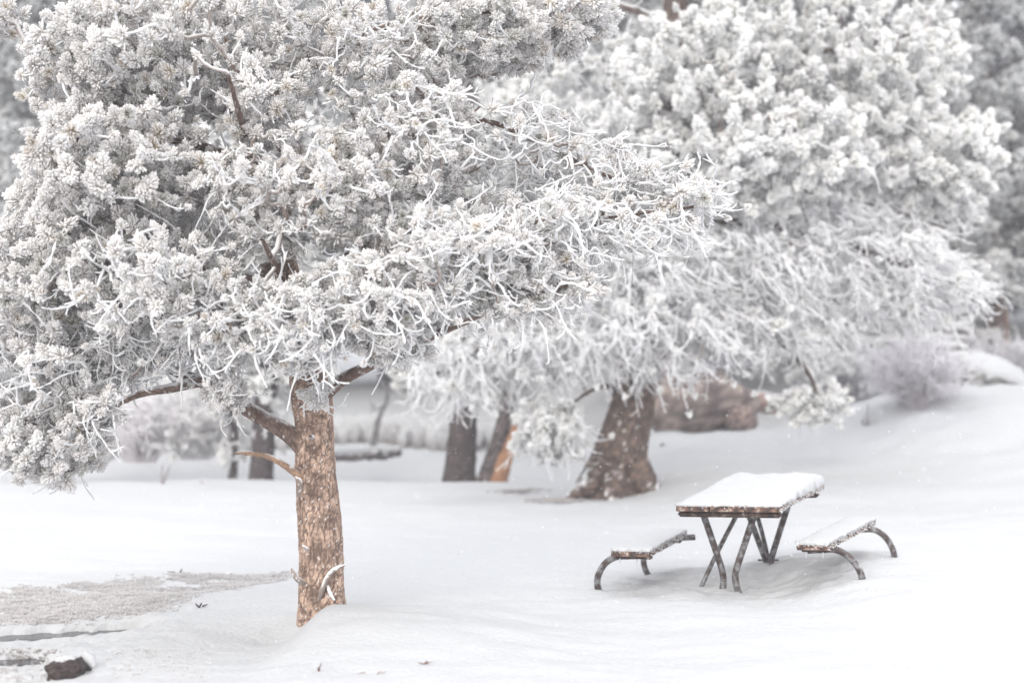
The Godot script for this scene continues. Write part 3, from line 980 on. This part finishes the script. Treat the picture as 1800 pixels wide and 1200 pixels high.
func boulders() -> void:
	var pink := Color(0.44, 0.34, 0.3)
	var grey := Color(0.15, 0.12, 0.115)
	set_rock("boulder", "large pinkish grey boulder behind the flared pine trunk", at(1226, 712, 26.2), 0.2, 0.03, Vector3(1.15, 0.74, 0.75), 3.0, Color(0.42, 0.34, 0.3), grey, 0.1, 0.6)
	set_rock("boulder", "rounded pinkish boulder at the end of the large pinkish grey boulder", at(1306, 738, 25.6), 0.9, 0.0, Vector3(0.28, 0.3, 0.3), 8.0, Color(0.45, 0.33, 0.28), grey, 0.0, 0.4)
	set_rock("boulder", "pale pink boulder leaning out from under the frosted branches beside the snow slope", at(1345, 708, 27.0), 0.4, -0.2, Vector3(0.42, 0.2, 0.3), 5.5, Color(0.5, 0.33, 0.27), Color(0.3, 0.22, 0.2), 0.25, 0.4)
	set_rock("boulder", "broad boulder under a thick smooth cap of snow beside the purple grey shrub", at(1722, 672, 26.4), 0.1, -0.25, Vector3(0.9, 0.5, 0.7), 6.0, Color(0.3, 0.29, 0.27), Color(0.1, 0.1, 0.1), 0.95, 0.2)
	set_rock("boulder", "small blocky dark boulder at the foot of the snow capped one", at(1755, 684, 26.6), 0.3, 0.0, Vector3(0.22, 0.13, 0.2), 2.0, Color(0.28, 0.27, 0.25), Color(0.07, 0.07, 0.07), 0.15, 0.5)
	set_rock("boulder", "half buried grey stone between the shrub and the snow capped boulder", at(1708, 690, 26.4), 1.0, -0.3, Vector3(0.2, 0.1, 0.15), 9.0, Color(0.3, 0.29, 0.3), Color(0.12, 0.12, 0.12), 0.3, 0.5)
	# dark stones in the near snow
	var p := on_ground(120, 1186)
	set_rock("stone", "dark brown stone half buried in the snow near the stream", p + Vector3(-0.02, 0.02, 0), 0.3, 0.06, Vector3(0.115, 0.07, 0.1), 4.4, Color(0.085, 0.065, 0.06), Color(0.035, 0.03, 0.03), 0.12, 0.55)
	var q := on_ground(150, 1178)
	var w := Shape.new()
	var a := q + Vector3(-0.03, 0.075, 0)
	var b := q + Vector3(0.035, 0.0, 0.02)
	var c := q + Vector3(-0.06, -0.03, 0.03)
	var back := Vector3(-0.01, -0.01, -0.12)
	var mid := q + Vector3(-0.01, 0.01, -0.04)
	var dk := Color(0.05, 0.045, 0.045)
	w.facet(a, b, c, dk, mid)
	w.facet(a + back, b + back, c + back, dk, mid)
	for e in [[a, b], [b, c], [c, a]]:
		w.facet(e[0], e[1], e[0] + back, dk, mid)
		w.facet(e[1], e[1] + back, e[0] + back, dk, mid)
	var slab := thing("stone_slab", "thin pointed slab of dark stone leaning against the half buried stone", "rock")
	put("slab", w.mesh(stone), slab)
	var sn := Shape.new()
	var e1 := (b - a)
	sn.tube(PackedVector3Array([a + back * 0.5 + Vector3(0, 0.01, 0), a + e1 * 0.5 + back * 0.5 + Vector3(0.006, 0.012, 0), a + e1 * 0.9 + back * 0.5 + Vector3(0.004, 0.008, 0)]), PackedFloat32Array([0.03, 0.042, 0.02]), 8, WHITE, WHITE)
	put("snow_cap", sn.mesh(snow), slab)
	# fallen logs on the slope
	var logs := [
		[[1636, 578], [1705, 584], "topmost snow covered fallen log on the slope", 31.5], [[1630, 597], [1704, 602], "middle snow covered fallen log on the slope", 30.9],
		[[1612, 606], [1700, 615], "lowest and thickest snow covered fallen log on the slope", 30.2], [[1500, 602], [1572, 607], "short dark log lying under the pale bushy pine", 30.6],
		[[575, 806], [668, 797], "snow covered fallen log along the frozen pond beside the near trunk", 27.6], [[646, 803], [702, 796], "shorter snow covered log touching the log along the frozen pond", 27.9],
	]
	for l in logs:
		var o := thing("fallen_log", l[2], "log", "snow covered fallen logs")
		var x := at(l[0][0], l[0][1], l[3])
		var y := at(l[1][0], l[1][1], l[3] - 0.4)
		var pth := []
		var top := PackedVector3Array()
		var rad := PackedFloat32Array()
		for i in 8:
			var t := i / 7.0
			var z := x.lerp(y, t)
			pth.append(Vector4(z.x, z.y + 0.02 * sin(t * 9.0), z.z, 0.09))
			top.push_back(z + Vector3(0, 0.09 + 0.01 * sin(t * 7.0), 0))
			rad.push_back(0.09 if i > 0 and i < 7 else 0.05)
		put("log", bark_tube(spline(pth, 3), 14, 0.05, Color(0.2, 0.17, 0.16), Color(0.09, 0.08, 0.08), 0.3, 0.3), o)
		var sc := Shape.new()
		sc.tube(top, rad, 10, WHITE, WHITE)
		put("snow_cap", sc.mesh(snow), o)


func shrub(label: String, category: String, group: String, foot: Vector3, stems: int, high: float, wide: float, lean: Vector3, thick: float, pale: Color, under: Color, tufted: float) -> void:
	var o := thing("shrub", label, category, group, foot)
	var s := Shape.new()
	var b := Shape.new()
	var where := []
	for k in stems:
		var a := rng.randf() * TAU
		var out := Vector3(cos(a), 0, sin(a))
		var q := out * rng.randf() * wide * 0.35 + Vector3(0, -0.08, 0)
		var e := (Vector3.UP * 1.3 + out * rng.randf_range(0.1, 1.0) + lean).normalized()
		var l := high * rng.randf_range(0.6, 1.15)
		var pts := PackedVector3Array()
		var rad := PackedFloat32Array()
		for i in 8:
			pts.push_back(q)
			rad.push_back(thick * lerpf(1.3, 0.7, i / 7.0) * rng.randf_range(0.8, 1.2))
			e = (e + out * wide * 0.12 + Vector3(rng.randfn(), rng.randfn() * 0.5 - 0.12 * i / 3.0, rng.randfn()) * 0.16).normalized()
			q += e * l / 7.0
			if i > 2:
				for n in 3:
					var f := (e + Vector3(rng.randfn(), rng.randfn() * 0.6, rng.randfn()) * 0.7).normalized()
					var tp := PackedVector3Array()
					var tr := PackedFloat32Array()
					var z := pts[i].lerp(q, rng.randf())
					for j in 4:
						tp.push_back(z)
						tr.push_back(thick * 0.7)
						f = (f + Vector3(rng.randfn(), rng.randfn() - 0.2, rng.randfn()) * 0.18).normalized()
						z += f * l * 0.09
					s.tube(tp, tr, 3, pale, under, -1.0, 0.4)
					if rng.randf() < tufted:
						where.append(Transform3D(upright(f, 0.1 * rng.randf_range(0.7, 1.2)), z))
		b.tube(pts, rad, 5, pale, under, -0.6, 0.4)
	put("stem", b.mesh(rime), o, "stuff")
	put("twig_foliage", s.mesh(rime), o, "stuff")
	scatter("foliage", far_tufts[0], where, [], o)


func shrubs() -> void:
	var lilac := Color(0.86, 0.85, 0.88)
	var grey := Color(0.28, 0.25, 0.26)
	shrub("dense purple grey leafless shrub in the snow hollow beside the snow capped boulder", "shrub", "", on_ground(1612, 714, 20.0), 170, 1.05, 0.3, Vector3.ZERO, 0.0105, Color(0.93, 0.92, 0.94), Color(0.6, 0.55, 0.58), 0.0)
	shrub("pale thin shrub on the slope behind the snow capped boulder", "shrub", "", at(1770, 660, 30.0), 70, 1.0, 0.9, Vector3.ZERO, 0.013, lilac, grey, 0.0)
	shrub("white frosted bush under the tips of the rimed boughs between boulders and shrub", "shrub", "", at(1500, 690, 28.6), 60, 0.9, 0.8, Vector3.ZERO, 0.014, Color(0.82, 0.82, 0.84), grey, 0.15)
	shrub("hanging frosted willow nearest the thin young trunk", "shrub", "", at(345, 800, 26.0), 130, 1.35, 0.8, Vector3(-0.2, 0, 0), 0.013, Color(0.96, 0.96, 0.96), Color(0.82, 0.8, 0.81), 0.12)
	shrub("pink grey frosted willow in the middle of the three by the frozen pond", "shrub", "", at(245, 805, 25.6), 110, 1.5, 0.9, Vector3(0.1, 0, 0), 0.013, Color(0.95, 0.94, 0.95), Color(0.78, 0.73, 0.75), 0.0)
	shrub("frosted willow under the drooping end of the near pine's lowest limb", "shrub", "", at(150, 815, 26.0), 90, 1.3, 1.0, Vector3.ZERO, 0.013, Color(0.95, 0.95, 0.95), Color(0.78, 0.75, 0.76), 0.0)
	# reeds on the far bank: nobody could count them
	var one := Shape.new()
	for k in 14:
		var a := rng.randf() * TAU
		var o := Vector3(cos(a), 0, sin(a)) * rng.randf() * 0.1
		var l := rng.randf_range(0.25, 0.6)
		one.tube(PackedVector3Array([o, o + Vector3(rng.randfn() * 0.04, l * 0.6, rng.randfn() * 0.04), o + Vector3(rng.randfn() * 0.12, l, rng.randfn() * 0.12)]), PackedFloat32Array([0.012, 0.012, 0.006]), 3, Color(0.7, 0.69, 0.69), Color(0.3, 0.27, 0.25))
	for i in one.v.size():
		one.c[i] = Color(0.4, 0.37, 0.35).lerp(Color(0.92, 0.91, 0.91), clampf(one.v[i].y * 4.0, 0, 1))
	var where := []
	for k in 420:
		var x := rng.randf_range(-8.0, 0.4)
		var d := 31.6 + 0.5 * sin(x * 1.3) + rng.randfn() * 0.25
		where.append(Transform3D(Basis(Vector3.UP, rng.randf() * TAU).scaled(Vector3.ONE * rng.randf_range(0.7, 1.3)), Vector3(x, land(x, d) - 0.04, -d)))
	scatter("reeds", one.mesh(rime), where, [], null)
	get_child(-1).set_meta("label", "band of frosted reeds along the far bank of the frozen pond")
	# frosted grass by the stream
	var g := Shape.new()
	for k in 9:
		var a := rng.randf() * TAU
		var o := Vector3(cos(a), 0, sin(a)) * rng.randf() * 0.025
		var l := rng.randf_range(0.01, 0.028)
		g.tube(PackedVector3Array([o, o + Vector3(rng.randfn() * 0.02, l, rng.randfn() * 0.02)]), PackedFloat32Array([0.0035, 0.0022]), 3, Color(0.75, 0.72, 0.7), Color(0.4, 0.34, 0.3))
	for i in g.v.size():
		g.c[i] = Color(0.46, 0.42, 0.4).lerp(Color(0.74, 0.72, 0.715), clampf(g.v[i].y * 60.0, 0, 1))
	var patch := PackedVector2Array([Vector2(-4.3, 10.5), Vector2(-3.44, 11.25), Vector2(-2.97, 11.9), Vector2(-1.9, 12.0), Vector2(-1.95, 11.7), Vector2(-2.4, 10.5), Vector2(-2.63, 9.8), Vector2(-3.6, 9.35), Vector2(-4.5, 9.3)])
	where = []
	for k in 15000:
		var x := rng.randf_range(-4.6, -1.7)
		var d := rng.randf_range(9.2, 12.1)
		if Geometry2D.is_point_in_polygon(Vector2(x, d) + Vector2(rng.randfn(), rng.randfn()) * 0.07, patch) and hill.get_noise_2d(x * 3.0, d * 3.0) > -0.42 + 0.5 * rng.randf() * rng.randf():
			where.append(Transform3D(Basis(Vector3.UP, rng.randf() * TAU).scaled(Vector3.ONE * rng.randf_range(0.5, 1.1)), Vector3(x, land(x, d) - 0.008, -d)))
	for k in 500:
		var c := on_ground(rng.randf_range(190, 370) if k % 2 else rng.randf_range(-40, 110), rng.randf_range(1140, 1198))
		where.append(Transform3D(Basis(Vector3.UP, rng.randf() * TAU).scaled(Vector3.ONE * rng.randf_range(0.4, 0.8)), c + Vector3(0, -0.01, 0)))
	scatter("grass", g.mesh(rime), where, [], null)
	get_child(-1).set_meta("label", "short frosted grass poking through the snow along the stream")


# ---------------------------------------------------------------- picnic table
func wood_material(sd: int, tone := 1.0) -> StandardMaterial3D:
	var m := StandardMaterial3D.new()
	m.resource_name = "weathered_wood"
	m.albedo_texture = noise_texture(0.012, 5, ramp([[0.25, Color(0.04, 0.026, 0.024) * tone], [0.45, Color(0.105, 0.06, 0.045) * tone], [0.6, Color(0.2, 0.115, 0.08) * tone], [0.74, Color(0.28, 0.2, 0.16) * tone], [0.86, Color(0.66, 0.64, 0.64)]]), FastNoiseLite.TYPE_SIMPLEX_SMOOTH, sd)
	m.uv1_triplanar = true
	m.uv1_scale = Vector3(1.6, 1.6, 1.6)
	m.roughness = 0.85
	return m


func slab_of_snow(called: String, label: String, xf: Transform3D, w: float, l: float, deep: float, near_thin: float, lump: float, sd: float) -> void:
	# a cushion of snow on a board whose top is the plane y = 0 of xf; -z runs along the board
	var s := Shape.new()
	var nx := 44
	var nz := int(44.0 * l / w)
	for i in nz + 1:
		for j in nx + 1:
			var a := float(j) / nx
			var b := float(i) / nz
			var ragged := 0.018 * fine.get_noise_2d(b * l * 9.0 + sd, sd + (0.0 if a < 0.5 else 9.0)) + 0.01 * fine.get_noise_2d(b * l * 40.0, sd + a * 2.0)
			var x := (a - 0.5) * (w + 0.012)
			var z := -b * l
			var e := minf(minf(a, 1.0 - a) * w + ragged, minf(b * l * 0.6, (1.0 - b) * l) + 0.018 * fine.get_noise_2d(a * w * 14.0, sd + 5.0))
			var edge := sqrt(clampf(1.0 - (1.0 - clampf(e / (deep * 0.9), 0.0, 1.0)) ** 2, 0.0, 1.0))
			var full := deep * lerpf(near_thin, 1.0, smoothstep(0.0, 0.75, b)) + lump * (fine.get_noise_2d(x * 1.6 + sd, z * 1.3) + 0.4 * fine.get_noise_2d(x * 5.0, z * 5.0 + sd))
			var tiny := 0.004 * fine.get_noise_2d(x * 60.0, z * 60.0)
			s.v.push_back(xf * Vector3(x, edge * maxf(full, 0.012) + tiny * (0.4 + edge) + 0.002, z))
			s.c.push_back(Color.WHITE)
	s.grid(nx + 1, nz + 1)
	var first := s.v.size()
	for i in nz + 1:
		for j in nx + 1:
			s.v.push_back(xf * Vector3((float(j) / nx - 0.5) * (w - 0.02), -0.004, -float(i) / nz * l * 0.99 - 0.005))
			s.c.push_back(Color.WHITE)
	var k := s.ix.size()
	s.grid(nx + 1, nz + 1)
	for t in range(k, s.ix.size(), 3):    # the underside faces down
		var h := s.ix[t + 1]
		s.ix[t + 1] = s.ix[t + 2]
		s.ix[t + 2] = h
	var rim := []
	for j in nx + 1:
		rim.append(j)
	for i in range(1, nz + 1):
		rim.append(i * (nx + 1) + nx)
	for j in range(nx - 1, -1, -1):
		rim.append(nz * (nx + 1) + j)
	for i in range(nz - 1, 0, -1):
		rim.append(i * (nx + 1))
	for q in rim.size():
		var a2: int = rim[q]
		var b2: int = rim[(q + 1) % rim.size()]
		s.ix.append_array(PackedInt32Array([first + a2, b2, first + b2, first + a2, a2, b2]))
	s.smooth()
	var o := put(called, s.mesh(snow))
	tag(o, label, "snow", "snow lying on the picnic table")
	# hoar frost that bristles along the long edges
	var spike := Shape.new()
	for n in 5:
		var d := Vector3(rng.randfn() * 0.5, rng.randfn() * 0.4, rng.randfn() * 0.5) + Vector3(1, 0, 0)
		spike.tube(PackedVector3Array([Vector3.ZERO, d.normalized() * rng.randf_range(0.008, 0.017)]), PackedFloat32Array([0.0035, 0.002]), 3, WHITE, WHITE)
	var where := []
	for n in int(l * 200):
		var side := 1.0 if rng.randf() < 0.7 else -1.0
		var p := Vector3(side * (w * 0.5 - 0.002), rng.randf_range(-0.04, 0.004), -rng.randf() * l)
		if rng.randf() < 0.1:
			p = Vector3(rng.randf_range(-0.5, 0.5) * w, rng.randf_range(-0.016, 0.004), 0.004)
			where.append(xf * Transform3D(Basis(Vector3.UP, -PI / 2).scaled(Vector3.ONE * rng.randf_range(0.35, 0.8)), p))
		else:
			where.append(xf * Transform3D(Basis(Vector3.UP, 0.0 if side > 0 else PI).scaled(Vector3.ONE * rng.randf_range(0.35, 0.9)), p))
	scatter("frost", spike.mesh(rime), where, [], o)


func frame_of(nl: Vector3, nr: Vector3, fr: Vector3) -> Array:   # [transform at the middle of the near edge, width, length]
	var x := (nr - nl)
	var w := x.length()
	x = x.normalized()
	var z := -(fr - nr)
	z = (z - x * z.dot(x))
	var l := z.length()
	z = z.normalized()
	return [Transform3D(Basis(x, z.cross(x), z), (nl + nr) / 2.0), w, l]


func picnic_table() -> void:
	var wood := [wood_material(2), wood_material(5), wood_material(8)]
	var dark_wood := wood_material(14, 0.45)
	var pipe := StandardMaterial3D.new()
	pipe.resource_name = "flaking_pipe"
	pipe.albedo_texture = noise_texture(0.02, 4, ramp([[0.28, Color(0.05, 0.032, 0.03)], [0.5, Color(0.085, 0.06, 0.055)], [0.56, Color(0.19, 0.185, 0.19)], [0.8, Color(0.24, 0.245, 0.255)], [0.9, Color(0.5, 0.5, 0.51)]]), FastNoiseLite.TYPE_SIMPLEX_SMOOTH, 21)
	pipe.uv1_triplanar = true
	pipe.uv1_scale = Vector3.ONE * 1.3
	pipe.roughness = 0.6
	pipe.metallic = 0.15
	var t := thing("picnic_table", "weathered brown picnic table with bent pipe legs and two benches deep in snow", "picnic table")
	var top := frame_of(at(1187, 889, 10.35), at(1371, 891, 10.05), at(1452, 851, 11.9))
	var benches := [frame_of(at(1074, 968, 10.3), at(1142, 970, 10.22), at(1236, 936, 12.0)), frame_of(at(1400, 957, 10.15), at(1456, 958, 10.05), at(1531, 914, 11.8))]
	var xf: Transform3D = top[0]
	var w: float = top[1]
	var l: float = top[2]
	var n := 3
	for k in n:
		var s := Shape.new()
		var pw := w / n
		s.box(Transform3D(Basis(), Vector3((k - (n - 1) / 2.0) * pw, -0.021, -l / 2.0 + rng.randf_range(-0.006, 0.006))), Vector3(pw - 0.008, 0.042, l), 0.005)
		put("plank", s.mesh(wood[k % 3]), t).transform = xf
	for z in [0.085, l - 0.3]:
		var s := Shape.new()
		s.box(Transform3D(Basis(), Vector3(0, -0.0655, -z)), Vector3(w - 0.01, 0.046, 0.09), 0.018)
		put("cleat", s.mesh(dark_wood), t).transform = xf
	var bench_no := 0
	for b in benches:
		var o := put("bench", null, t)
		o.transform = b[0]
		var s := Shape.new()
		s.box(Transform3D(Basis(), Vector3(0, -0.021, -b[2] / 2.0)), Vector3(b[1], 0.042, b[2]), 0.006)
		put("plank", s.mesh(wood[bench_no]), o)
		for z in [0.16, b[2] - 0.28]:
			var c := Shape.new()
			c.box(Transform3D(Basis(), Vector3(0.0, -0.056, -z)), Vector3(b[1] * 0.94, 0.026, 0.07), 0.006)
			put("cleat", c.mesh(dark_wood), o)
		for k in 3:
			var ic := Shape.new()
			var from := Vector3(rng.randf_range(-0.4, 0.4) * b[1], -0.068, -(0.15 if k < 2 else b[2] - 0.27))
			ic.tube(PackedVector3Array([from, from + Vector3(0, -0.03, 0), from + Vector3(0.002, -0.05, 0)]), PackedFloat32Array([0.007, 0.005, 0.0015]), 6, WHITE, WHITE)
			put("icicle", ic.mesh(rime), o)
		bench_no += 1
	# pipes: [picture x, picture y, depth] along each bent pipe; they all end in the snow
	var r := 0.026
	var pipes := {
		"leg": [
			[[1234, 897, 10.62], [1245, 928, 10.61], [1260, 972, 10.6], [1269, 1000, 10.6], [1272, 1022, 10.6], [1268, 1045, 10.6], [1258, 1062, 10.6]],
			[[1329, 897, 10.47], [1318, 930, 10.48], [1304, 972, 10.5], [1295, 1000, 10.5], [1293, 1018, 10.5], [1299, 1042, 10.5], [1310, 1058, 10.5]],
			[[1312, 892, 11.72], [1324, 925, 11.72], [1339, 965, 11.7], [1347, 986, 11.7], [1347, 998, 11.7], [1341, 1010, 11.7], [1330, 1022, 11.7]],
			[[1388, 882, 11.52], [1378, 912, 11.52], [1366, 950, 11.53], [1357, 980, 11.55], [1357, 992, 11.55], [1364, 1008, 11.55], [1374, 1020, 11.55]],
		],
		"seat_support": [
			[[1140, 976, 10.5], [1105, 977, 10.52], [1082, 979, 10.54], [1064, 990, 10.55], [1053, 1008, 10.56], [1050, 1026, 10.56], [1056, 1044, 10.56], [1072, 1064, 10.56]],
			[[1420, 967, 10.33], [1445, 966, 10.32], [1470, 966, 10.3], [1492, 978, 10.3], [1509, 998, 10.28], [1517, 1020, 10.28], [1514, 1040, 10.28]],
			[[1222, 944, 11.85], [1190, 945, 11.85], [1160, 946, 11.86], [1142, 956, 11.87], [1133, 973, 11.88], [1132, 990, 11.88], [1138, 1008, 11.88], [1150, 1022, 11.88]],
			[[1500, 933, 11.55], [1522, 930, 11.54], [1540, 932, 11.53], [1557, 944, 11.52], [1569, 963, 11.5], [1573, 982, 11.5], [1570, 1002, 11.5]],
		],
		"brace": [[[1298, 900, 11.1], [1262, 969, 11.0], [1228, 1042, 10.9]], [[1329, 898, 11.25], [1341, 940, 11.45], [1353, 992, 11.66]]],
	}
	for kind in pipes:
		for q in pipes[kind]:
			var pts := []
			for p in q:
				var z := at(p[0], p[1], p[2])
				pts.append(Vector4(z.x, z.y, z.z, 0))
			var v := PackedVector3Array()
			var rr := PackedFloat32Array()
			for z in spline(pts, 7):
				v.push_back(Vector3(z.x, z.y, z.z))
				rr.push_back(r * (0.72 if kind == "brace" else 1.0))
			var s := Shape.new()
			s.tube(v, rr, 14, Color.WHITE, Color.WHITE)
			put(kind, s.mesh(pipe), t)
	for q in [[1340, 984, 11.66], [1362, 984, 11.5]]:
		var s := Shape.new()
		var z := at(q[0], q[1], q[2])
		s.tube(PackedVector3Array([z - Vector3(0.035, 0, 0), z + Vector3(0.035, 0, 0)]), PackedFloat32Array([0.009, 0.009]), 6, Color.WHITE, Color.WHITE)
		put("bolt", s.mesh(pipe), t)
	slab_of_snow("table_snow", "thick heaped cushion of snow lying on the tabletop", xf, w, l, 0.1, 0.25, 0.022, 1.0)
	slab_of_snow("bench_snow", "thin crusty snow on the bench that is nearer to the pine trunk", benches[0][0], benches[0][1], benches[0][2], 0.028, 0.8, 0.004, 5.0)
	slab_of_snow("bench_snow", "smooth snow on the bench that stands higher on the slope", benches[1][0], benches[1][1], benches[1][2], 0.026, 0.8, 0.004, 9.0)


# ---------------------------------------------------------------- the small things in the snow
func stick(label: String, foot: Vector3, tips: Array, thick: float, col: Color) -> void:
	var o := thing("dead_twig", label, "twig", "", foot)
	for t in tips:
		var s := Shape.new()
		var tip: Vector3 = t
		var side := Vector3(rng.randfn(), rng.randfn(), rng.randfn()) * tip.length() * 0.1
		s.tube(PackedVector3Array([Vector3(0, -0.05, 0), tip * 0.4 + side, tip * 0.75, tip]), PackedFloat32Array([thick, thick * 0.9, thick * 0.75, thick * 0.4]), 7, WHITE.lerp(col, 0.3), col, 0.0, 0.6)
		put("stem", s.mesh(bark), o)


func small_things() -> void:
	stick("thin forked dead twig standing on the snow lip before the willows", on_ground(283, 850, 15), [Vector3(0.1, 0.24, 0), Vector3(0.16, 0.32, 0), Vector3(0.02, 0.3, 0)], 0.016, Color(0.3, 0.27, 0.27))
	stick("short grey stick lying on the snow lip near the thin young trunk", on_ground(366, 850, 15), [Vector3(-0.16, 0.08, 0)], 0.03, Color(0.3, 0.28, 0.28))
	stick("forked dead stick in the open snow before the purple grey shrub", on_ground(1522, 748, 12), [Vector3(0.05, 0.36, 0), Vector3(0.2, 0.12, 0.05), Vector3(-0.06, 0.14, 0), Vector3(0.1, 0.2, 0.1)], 0.022, Color(0.32, 0.3, 0.31))
	stick("short brown stalk tip poking out of the drift below the near trunk", on_ground(561, 1180), [Vector3(0.01, 0.045, 0), Vector3(-0.008, 0.02, 0.01)], 0.006, Color(0.12, 0.075, 0.05))
	stick("reddish brown buds of a buried twig in the near snow", on_ground(745, 1168), [Vector3(0.05, 0.02, 0), Vector3(-0.03, 0.016, 0.01), Vector3(0.02, 0.024, 0.01)], 0.006, Color(0.22, 0.14, 0.12))
	stick("faint brown twig just breaking the snow under the buds of the buried twig", on_ground(650, 1185), [Vector3(0.09, 0.014, 0), Vector3(-0.07, 0.006, 0)], 0.005, Color(0.3, 0.2, 0.17))
	stick("dark weeds sticking out of the snow beside the stream grass", on_ground(350, 1068), [Vector3(0.06, 0.025, 0), Vector3(-0.03, 0.03, 0), Vector3(0.02, 0.035, 0.02)], 0.009, Color(0.08, 0.07, 0.08))
	stick("dark stalks at the upper edge of the stream grass", on_ground(310, 1008), [Vector3(0.05, 0.04, 0), Vector3(-0.08, 0.02, 0)], 0.009, Color(0.12, 0.11, 0.12))
	# loops of frosted grass at the foot of the trunk
	var o := thing("grass_loop", "pale loops of bent grass at the foot of the near trunk", "grass")
	for k in 3:
		var c := at(582 + k * 6, 1084 - k * 4, 9.08)
		var p := PackedVector3Array()
		var r := PackedFloat32Array()
		for i in 10:
			var a := PI * i / 9.0
			p.push_back(c + Vector3(cos(a) * (0.03 + 0.012 * k), sin(a) * (0.03 + 0.01 * k), 0.01 * k))
			r.push_back(0.0035)
		var s := Shape.new()
		s.tube(p, r, 5, Color(0.75, 0.6, 0.56), Color(0.75, 0.6, 0.56))
		put("blade", s.mesh(rime), o)
	for q in [["low tussock of grass on the swell before the leaning split trunk", 905, 866], ["flattened tussock of grass on the swell before the flared trunk", 978, 884]]:
		var foot := on_ground(q[1], q[2], 12)
		var g := thing("grass_tussock", q[0], "grass", "", foot)
		var s := Shape.new()
		for k in 46:
			var f := Vector3(rng.randfn() * 0.2, 0, rng.randfn() * 0.08)
			s.tube(PackedVector3Array([f, f + Vector3(rng.randfn() * 0.06, 0.05, 0), f + Vector3(rng.randfn() * 0.1, rng.randf() * 0.06, 0.03)]), PackedFloat32Array([0.008, 0.007, 0.004]), 3, Color(0.5, 0.47, 0.46), Color(0.3, 0.27, 0.26))
		put("grass_blades", s.mesh(rime), g, "stuff")


func snowfall() -> void:
	var flake := Shape.new()
	for k in 8:
		var s := Vector3(1 if k & 1 else -1, 1 if k & 2 else -1, 1 if k & 4 else -1)
		flake.facet(Vector3(s.x, 0, 0), Vector3(0, s.y, 0), Vector3(0, 0, s.z), Color(0.92, 0.92, 0.93), Vector3.ZERO)
	var where := []
	for k in 22000:
		var p := Vector3(rng.randf_range(-8.0, 9.0), 0, -rng.randf_range(5.0, 27.0))
		p.y = land(p.x, -p.z) + rng.randf_range(0.05, 7.0)
		where.append(Transform3D(Basis.from_euler(Vector3(rng.randf(), rng.randf(), rng.randf()) * TAU).scaled(Vector3.ONE * rng.randf_range(0.002, 0.0046)), p))
	scatter("falling_snow", flake.mesh(rime), where, [], null)
	get_child(-1).set_meta("label", "fine snowflakes drifting through the air")
